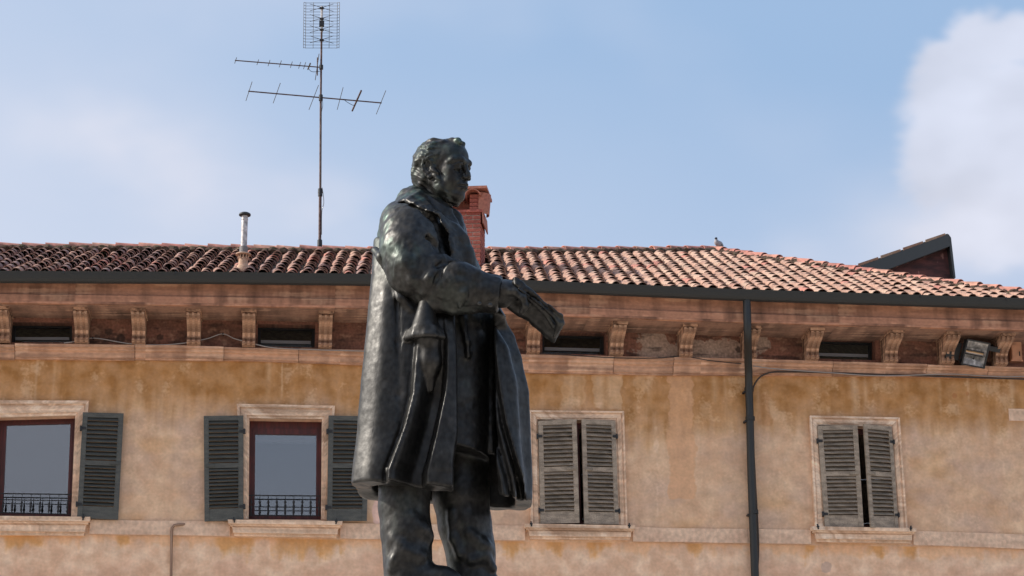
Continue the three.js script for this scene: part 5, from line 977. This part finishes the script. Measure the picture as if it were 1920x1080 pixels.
// ---------------------------------------------------------------- flue pipe standing on the tiles
{
  const base = roofHit(456, 509), d = base.z, A = (x, y) => L(x, y, d), fl = based('flue_pipe', 'grey metal flue pipe with a domed black cap on a clay vent tile', 'flue pipe', base);
  const grey = std({ map: tex(64, 64, (u, v) => { const k = fbm(u * 4, v * 10, 3, 3); return mul3(rgb(178, 172, 170), 1 + k * 0.5); }), roughness: 0.5, metalness: 0.3 }), dark = std({ color: new THREE.Color(0.02, 0.02, 0.021), roughness: 0.6 }), clay = std({ map: tileTex[1], color: new THREE.Color(1.05, 1, 0.92), roughness: 0.85 });
  const ax = A(457, 509), Y = (py) => A(457, py).y, lat = (pts, n = 20) => new THREE.LatheGeometry(pts.map(([r, py]) => new THREE.Vector2(r, Y(py))), n).translate(A(457.5, 450).x, 0, d);
  part('vent_base', shift(lat([[0.13, 513], [0.125, 506], [0.10, 500], [0.075, 496], [0.072, 484]]), base), clay, fl);
  for (let k = 0; k < 10; k++) { const a = k / 10 * Math.PI * 2; part('vent_bar', shift(rod(V(A(457.5, 450).x + Math.sin(a) * 0.078, Y(486), d + Math.cos(a) * 0.078), V(A(457.5, 450).x + Math.sin(a) * 0.078, Y(479), d + Math.cos(a) * 0.078), 0.013, 0.013, 6), base), clay, fl); }
  part('collar', shift(lat([[0.07, 479], [0.125, 478.5], [0.12, 476], [0.07, 475]]), base), clay, fl);
  part('pipe_socket', shift(lat([[0.068, 477], [0.066, 463], [0.05, 462]]), base), mGutter2(), fl);
  part('pipe', shift(lat([[0.05, 464], [0.05, 404]]), base), grey, fl);
  part('pipe_ring', shift(lat([[0.049, 413], [0.054, 412.5], [0.054, 411], [0.049, 410.5]]), base), grey, fl);
  part('cap', shift(lat([[0.0, 405], [0.06, 405], [0.092, 404.5], [0.096, 402.5], [0.088, 400.5], [0.06, 398.8], [0.0, 398]]), base), dark, fl);
  function mGutter2() { return std({ color: new THREE.Color(0.17, 0.155, 0.15), roughness: 0.6, bumpMap: grain(3), bumpScale: 0.004 }); }
}
// ---------------------------------------------------------------- pigeon on the ridge
{
  const p0 = ridge[ridge.length - 1].clone(), dP = p0.z + 0.02, A = (x, y, dz = 0) => L(x, y, dP + dz), base = A(1348, 463.5), pg = based('pigeon', 'grey pigeon sitting on the ridge where it meets the hip', 'pigeon', base), u = 0.0090;
  const rel = (x, y, dz = 0) => A(x, y, dz).sub(base), col = (a, b) => (x, y, z, nx, ny, nz, o, i) => { const k = smoothstep(fbm(x * 40, y * 40, z * 40, 2), -0.1, 0.2); for (let c = 0; c < 3; c++) o[i + c] = lerp(a[c], b[c], k); };
  const m = std({ vertexColors: true, roughness: 0.8 });
  const B = new Field(); B.chain([[rel(1344.5, 455.5, 0.03), 0.052], [rel(1349, 458.5), 0.056], [rel(1353, 461, -0.02), 0.036]], 0.04); B.chain([[rel(1343, 453, 0.04), 0.036], [rel(1342.6, 449, 0.05), 0.025]], 0.03);
  const body = part('body', netMesh((x, y, z) => B.value(x, y, z), V(-0.17, -0.07, -0.16), V(0.14, 0.2, 0.16), 0.0065, col([0.34, 0.32, 0.33], [0.25, 0.25, 0.27])), m, pg);
  const H = new Field(); H.ball(rel(1342.6, 447.2, 0.055), 0.027, 0.01); H.chain([[rel(1341.2, 447.2, 0.07), 0.009], [rel(1339.8, 448, 0.085), 0.003]], 0.01);
  part('head', netMesh((x, y, z) => H.value(x, y, z), V(-0.12, 0.08, -0.04), V(0.02, 0.22, 0.16), 0.005, col([0.05, 0.06, 0.085], [0.04, 0.05, 0.06])), m, pg);
  const Wg = new Field(); Wg.egg(rel(1350, 457.5, 0.035), 0.06, 0.026, 0.026, 0.02, false, new THREE.Matrix3().setFromMatrix4(new THREE.Matrix4().makeRotationZ(-0.6)));
  part('wing', netMesh((x, y, z) => Wg.value(x, y, z), V(-0.1, -0.06, -0.03), V(0.12, 0.14, 0.12), 0.005, (x, y, z, nx, ny, nz, o, i) => { const s = Math.sin((x * 0.82 - y * 0.57) * 120) > 0.35 ? 0.05 : 0.26; o[i] = s; o[i + 1] = s; o[i + 2] = s * 1.06; }), m, pg);
  part('tail', hexa([rel(1351, 459, -0.03), rel(1354, 459.5, -0.03), rel(1358, 464.5, -0.02), rel(1355.5, 465, -0.02), rel(1351, 459, 0.01), rel(1354, 459.5, 0.01), rel(1358, 464.5, 0.015), rel(1355.5, 465, 0.015)]), std({ color: new THREE.Color(0.035, 0.04, 0.045), roughness: 0.8 }), pg);
  for (const x of [1346, 1348.5]) part('leg', rod(rel(x, 460, 0.02), rel(x, 466, 0.02), 0.005), std({ color: new THREE.Color(0.35, 0.12, 0.1), roughness: 0.7 }), pg);
}
// ---------------------------------------------------------------- the raised gable end behind the hip
{
  const d = -8.2, A = (x, y, dz = 0) => L(x, y, d + dz), base = A(1700, 540), gb = based('roof_gable', 'dark edged gable end of a raised roof behind the hip', 'roof gable', base);
  const board = std({ color: new THREE.Color(0.05, 0.053, 0.052), roughness: 0.55 }), wood = std({ map: tex(256, 128, (u, v) => { const k = fbm(u * 3, v * 9, 3, 4), l = fbm(u * 14, v * 3, 9, 3); return mix3(mix3(rgb(104, 62, 58), rgb(66, 42, 42), clamp(0.5 + k * 2, 0, 1)), rgb(166, 122, 110), 0.9 * smoothstep(l, 0.24, 0.34)); }), roughness: 0.85 });
  const pl = (pts, z0, z1) => { const sh = new THREE.Shape(pts.map(([x, y]) => { const q = A(x, y); return new THREE.Vector2(q.x, q.y); })); return new THREE.ExtrudeGeometry(sh, { depth: z1 - z0, bevelEnabled: false }).translate(0, 0, d + z0); };
  part('barge_board', shift(pl([[1560, 519], [1777.5, 440.5], [1779.5, 463], [1560, 545]], -0.02, 0.06), base), board, gb);
  part('edge_flashing', shift(pl([[1777.5, 440.5], [1782, 447], [1790.5, 522], [1787, 524], [1779.5, 463]], -0.5, 0.05), base), board, gb);
  part('gable_wall', shift(pl([[1600, 530], [1779.5, 462], [1787.5, 530]], -0.5, -0.16), base), wood, gb);
  part('soffit', shift(pl([[1560, 541], [1779, 459.5], [1779.5, 463], [1560, 545]], -0.5, -0.02), base), wood, gb);
  part('roof_slab', shift(pl([[1560, 516], [1776, 438.5], [1777.5, 440.5], [1560, 519]], -3, 0.02), base), mMoss, gb);
  const g = coppo(0.46, 0.08, 0.095, 0.018, 2.8, 10), a = A(1777, 438.5), b = A(1560, 515.5), dir = a.clone().sub(b).normalize();
  for (let k = 0; k < 5; k++) { const p = A(1777 - (k + 1) * 42 - 1, 441 + (k + 1) * 14.9), x = V(0, 0, -1), m = new THREE.Matrix4().makeBasis(x, dir.clone().negate().cross(x), dir.clone().negate()); m.setPosition(p.x - base.x, p.y - base.y + 0.015, -0.02); const t = part('verge_tile', g, mTiles[k % 2 ? 1 : 4], gb); t.applyMatrix4(m); }
}
// ---------------------------------------------------------------- floodlight
{
  const d = 0.42, c = L(1829, 663, d), fl = based('floodlight', 'black floodlight with a bare tube under the soffit at the right', 'floodlight', c), metal = std({ color: new THREE.Color(0.032, 0.033, 0.034), roughness: 0.5, metalness: 0.3, bumpMap: grain(4), bumpScale: 0.003 }), refl = std({ map: tex(64, 64, (u, v) => { const k = fbm(u * 8, v * 8, 3, 4); return mul3(rgb(186, 182, 178), 1 + k * 0.8); }), roughness: 0.5, metalness: 0.35 });
  const head = new THREE.Group(); head.name = 'lamp_head'; head.rotation.set(0.42, 0.10, -0.14, 'ZYX'); fl.add(head);
  const w = 0.2, h = 0.215, B = (x0, x1, y0, y1, z0, z1) => box(x0, x1, y0, y1, z0, z1);
  part('rim', merged([B(-w, w, h - 0.022, h, 0, 0.03), B(-w, w, -h, -h + 0.022, 0, 0.03), B(-w, -w + 0.022, -h + 0.022, h - 0.022, 0, 0.03), B(w - 0.022, w, -h + 0.022, h - 0.022, 0, 0.03)]), metal, head);
  const T = (pts) => { const g = new THREE.BufferGeometry(); g.setAttribute('position', new THREE.Float32BufferAttribute(pts.flat(), 3)); g.setAttribute('uv', new THREE.Float32BufferAttribute(pts.flatMap((p) => [p[0] * 2, p[1] * 2]), 2)); g.computeVertexNormals(); return g; };
  const a = w - 0.02, b = h - 0.02, e = 0.06, z = -0.13, Q = (A, B2, C, D) => [A, B2, C, A, C, D];
  part('reflector', T([...Q([-a, b, 0], [-a * 0.7, e, z], [a * 0.7, e, z], [a, b, 0]), ...Q([-a * 0.7, -e, z], [-a, -b, 0], [a, -b, 0], [a * 0.7, -e, z]), ...Q([-a, b, 0], [-a, -b, 0], [-a * 0.7, -e, z], [-a * 0.7, e, z]), ...Q([a * 0.7, e, z], [a * 0.7, -e, z], [a, -b, 0], [a, b, 0]), ...Q([-a * 0.7, e, z], [-a * 0.7, -e, z], [a * 0.7, -e, z], [a * 0.7, e, z])]), refl, head);
  part('housing', hexa([V(-w * 0.75, 0.11, -0.2), V(w * 0.75, 0.11, -0.2), V(w * 0.75, -0.11, -0.2), V(-w * 0.75, -0.11, -0.2), V(-w, h, -0.004), V(w, h, -0.004), V(w, -h, -0.004), V(-w, -h, -0.004)].map((p, i) => i < 4 ? p : p.clone().setZ(-0.14).multiply(V(0.93, 0.8, 1)))), metal, head);
  for (const [p0, p1] of [[[-w, h], [w, h]], [[-w, -h], [w, -h]]]) part('housing_side', hexa([V(p0[0] * 0.95, p0[1] * 0.82, -0.15), V(p1[0] * 0.95, p1[1] * 0.82, -0.15), V(p1[0] * 0.95, p1[1] * 0.78, -0.15), V(p0[0] * 0.95, p0[1] * 0.78, -0.15), V(p0[0], p0[1], 0), V(p1[0], p1[1], 0), V(p1[0], p1[1] * 0.93, 0), V(p0[0], p0[1] * 0.93, 0)]), metal, head);
  part('tube', merged([new THREE.CylinderGeometry(0.026, 0.026, 0.30, 14).rotateZ(Math.PI / 2).translate(0, 0, -0.06)]), std({ map: tex(128, 16, (u, v) => mix3(rgb(214, 170, 118), rgb(176, 166, 160), smoothstep(u, 0.25, 0.5))), roughness: 0.4 }), head);
  part('tube_shade', merged([B(-a * 0.86, a * 0.86, 0.030, 0.040, -0.12, -0.02), B(-a * 0.86, a * 0.86, -0.044, -0.034, -0.12, -0.02)]), metal, head);
  part('glass', B(-a, a, -b, b, 0.008, 0.013), mAtticGlass, head);
  part('gear_box', B(0.17, 0.42, 0.08, 0.16, -0.32, -0.06), metal, head); part('side_box', B(-0.42, -0.2, -0.18, 0.10, -0.36, -0.16), metal, head);
  part('bracket', merged([rod(V(0, -0.05, -0.12), V(0.02, -0.16, -0.40), 0.018), rod(V(0.22, 0.05, -0.10), V(0.2, 0.2, -0.3), 0.014)]), metal, fl);
}
// ---------------------------------------------------------------- boxes and plate on the wall
{
  const c = L(1902.5, 657, 0.02), bx = based('junction_box', 'tan metal junction box on the frieze beside the last bracket', 'junction box', c), m = std({ map: tex(64, 64, (u, v) => { const k = fbm(u * 4, v * 4, 6, 3); return mul3(rgb(196, 146, 116), 1 + k * 0.4); }), roughness: 0.75 });
  part('case', box(-0.085, 0.085, -0.18, 0.17, -0.02, 0.10), m, bx); part('lid', box(-0.075, 0.075, -0.165, 0.158, 0.10, 0.108), m, bx); part('lock', box(0.035, 0.05, -0.12, -0.045, 0.108, 0.116), mIron, bx); part('foot_flange', box(-0.1, 0.1, -0.2, -0.182, -0.02, 0.09), m, bx);
  const p = L(1908, 778, 0), pl = based('stone_plate', 'small pale stone plate set in the wall at the right edge', 'plate', p);
  part('plate', box(-0.15, 0.22, -0.10, 0.10, -0.02, 0.012), mBand, pl);
}
// ---------------------------------------------------------------- cables
{
  const wire = std({ color: new THREE.Color(0.34, 0.31, 0.29), roughness: 0.6 }), black = std({ color: new THREE.Color(0.03, 0.028, 0.027), roughness: 0.6 });
  const run = (name, label, pts, r, m, n = 120, off = 0) => { const q = pts.map(([x, y, d]) => L(x, y, d)), o = based(name, label, 'cable', q[0]); part('strand', shift(tube(q, r, n, 6), q[0]), m, o); return o; };
  const c1 = run('cable', 'thin pale cable sagging between two pegs before the frieze at the left', [[120, 643, 0.19], [136, 641, 0.17], [156, 636.5, 0.12], [172, 634, 0.1], [184, 634.5, 0.12], [237, 643.5, 0.17], [270, 646.5, 0.17], [310, 646.5, 0.17], [350, 642.5, 0.17], [390, 634.5, 0.13], [418, 626, 0.1], [440, 635, 0.13], [463, 641, 0.19], [490, 648, 0.20], [512, 652, 0.20], [600, 656, 0.20], [690, 658.5, 0.20]], 0.0085, wire, 160);
  for (const [x, y] of [[174, 633], [418, 625]]) { const q = L(x, y, 0.1).sub(L(120, 643, 0.19)); part('peg', rod(q.clone().add(V(0, 0, -0.12)), q.clone().add(V(0, 0, 0.01)), 0.014), mIron, c1); }
  run('cable', 'thin cable running along the moulding right of the statue', [[985, 660, 0.2], [1020, 662.5, 0.2], [1100, 668, 0.2], [1180, 671.5, 0.2], [1240, 671, 0.2], [1275, 667.5, 0.18], [1290, 669, 0.18], [1330, 676, 0.19], [1390, 682, 0.19]], 0.008, black, 100);
  run('cable', 'dark conduit bending from the downpipe to run under the moulding', [[1417, 1095, 0.07], [1422, 1040, 0.06], [1416, 900, 0.06], [1411, 800, 0.06], [1410, 745, 0.06], [1413, 725, 0.07], [1424, 708, 0.08], [1442, 699, 0.1], [1480, 697, 0.1], [1560, 699, 0.1], [1640, 702, 0.1], [1700, 703.5, 0.1], [1800, 707, 0.1], [1930, 711, 0.1]], 0.015, std({ color: new THREE.Color(0.06, 0.045, 0.038), roughness: 0.7 }), 160);
  run('cable', 'pale cable looping below the moulding from the downpipe to the right edge', [[1412, 686, 0.2], [1440, 690, 0.18], [1500, 695, 0.15], [1560, 699, 0.14], [1620, 703.5, 0.14], [1680, 704.5, 0.14], [1720, 703, 0.14], [1790, 701.5, 0.14], [1840, 704.5, 0.14], [1880, 706.5, 0.14], [1930, 705.5, 0.14]], 0.0085, wire, 140);
}
// ================================================================ houses on the other side of the square, behind the camera: the bronze mirrors them
for (const [x, w, h, label, r, g, b] of [[-23, 22, 12.2, 'ochre house across the square, left one behind the viewer', 0.34, 0.24, 0.15], [0.5, 24, 12.8, 'grey house across the square, straight behind the viewer', 0.27, 0.25, 0.23], [25, 23, 11.8, 'red brown house across the square, right one behind the viewer', 0.30, 0.18, 0.13]]) {
  const o = thing('house', label, 'house'), m = std({ color: new THREE.Color(r, g, b), roughness: 0.95 }); o.position.set(x, 0, 17);
  part('wall', box(-w / 2, w / 2, 0, h, 0, 9), m, o); part('roof', hexa([V(-w / 2 - 0.6, h + 1.5, 4), V(w / 2 + 0.6, h + 1.5, 4), V(w / 2 + 0.6, h, 9.8), V(-w / 2 - 0.6, h, 9.8), V(-w / 2 - 0.6, h + 1.5, 5), V(w / 2 + 0.6, h + 1.5, 5), V(w / 2 + 0.6, h, -0.8), V(-w / 2 - 0.6, h, -0.8)]), mTiles[6], o);
  const win = box(-0.55, 0.55, 0, 1.7, -0.06, 0.06);
  for (let i = 0; i < 7; i++) for (let k = 0; k < 4; k++) { const q = part('window', win, mFrameDark, o); q.position.set(-w / 2 + (i + 0.5) * w / 7, 1.2 + k * 2.9, 0); }
}
shadows(scene);
renderer.render(scene, camera);
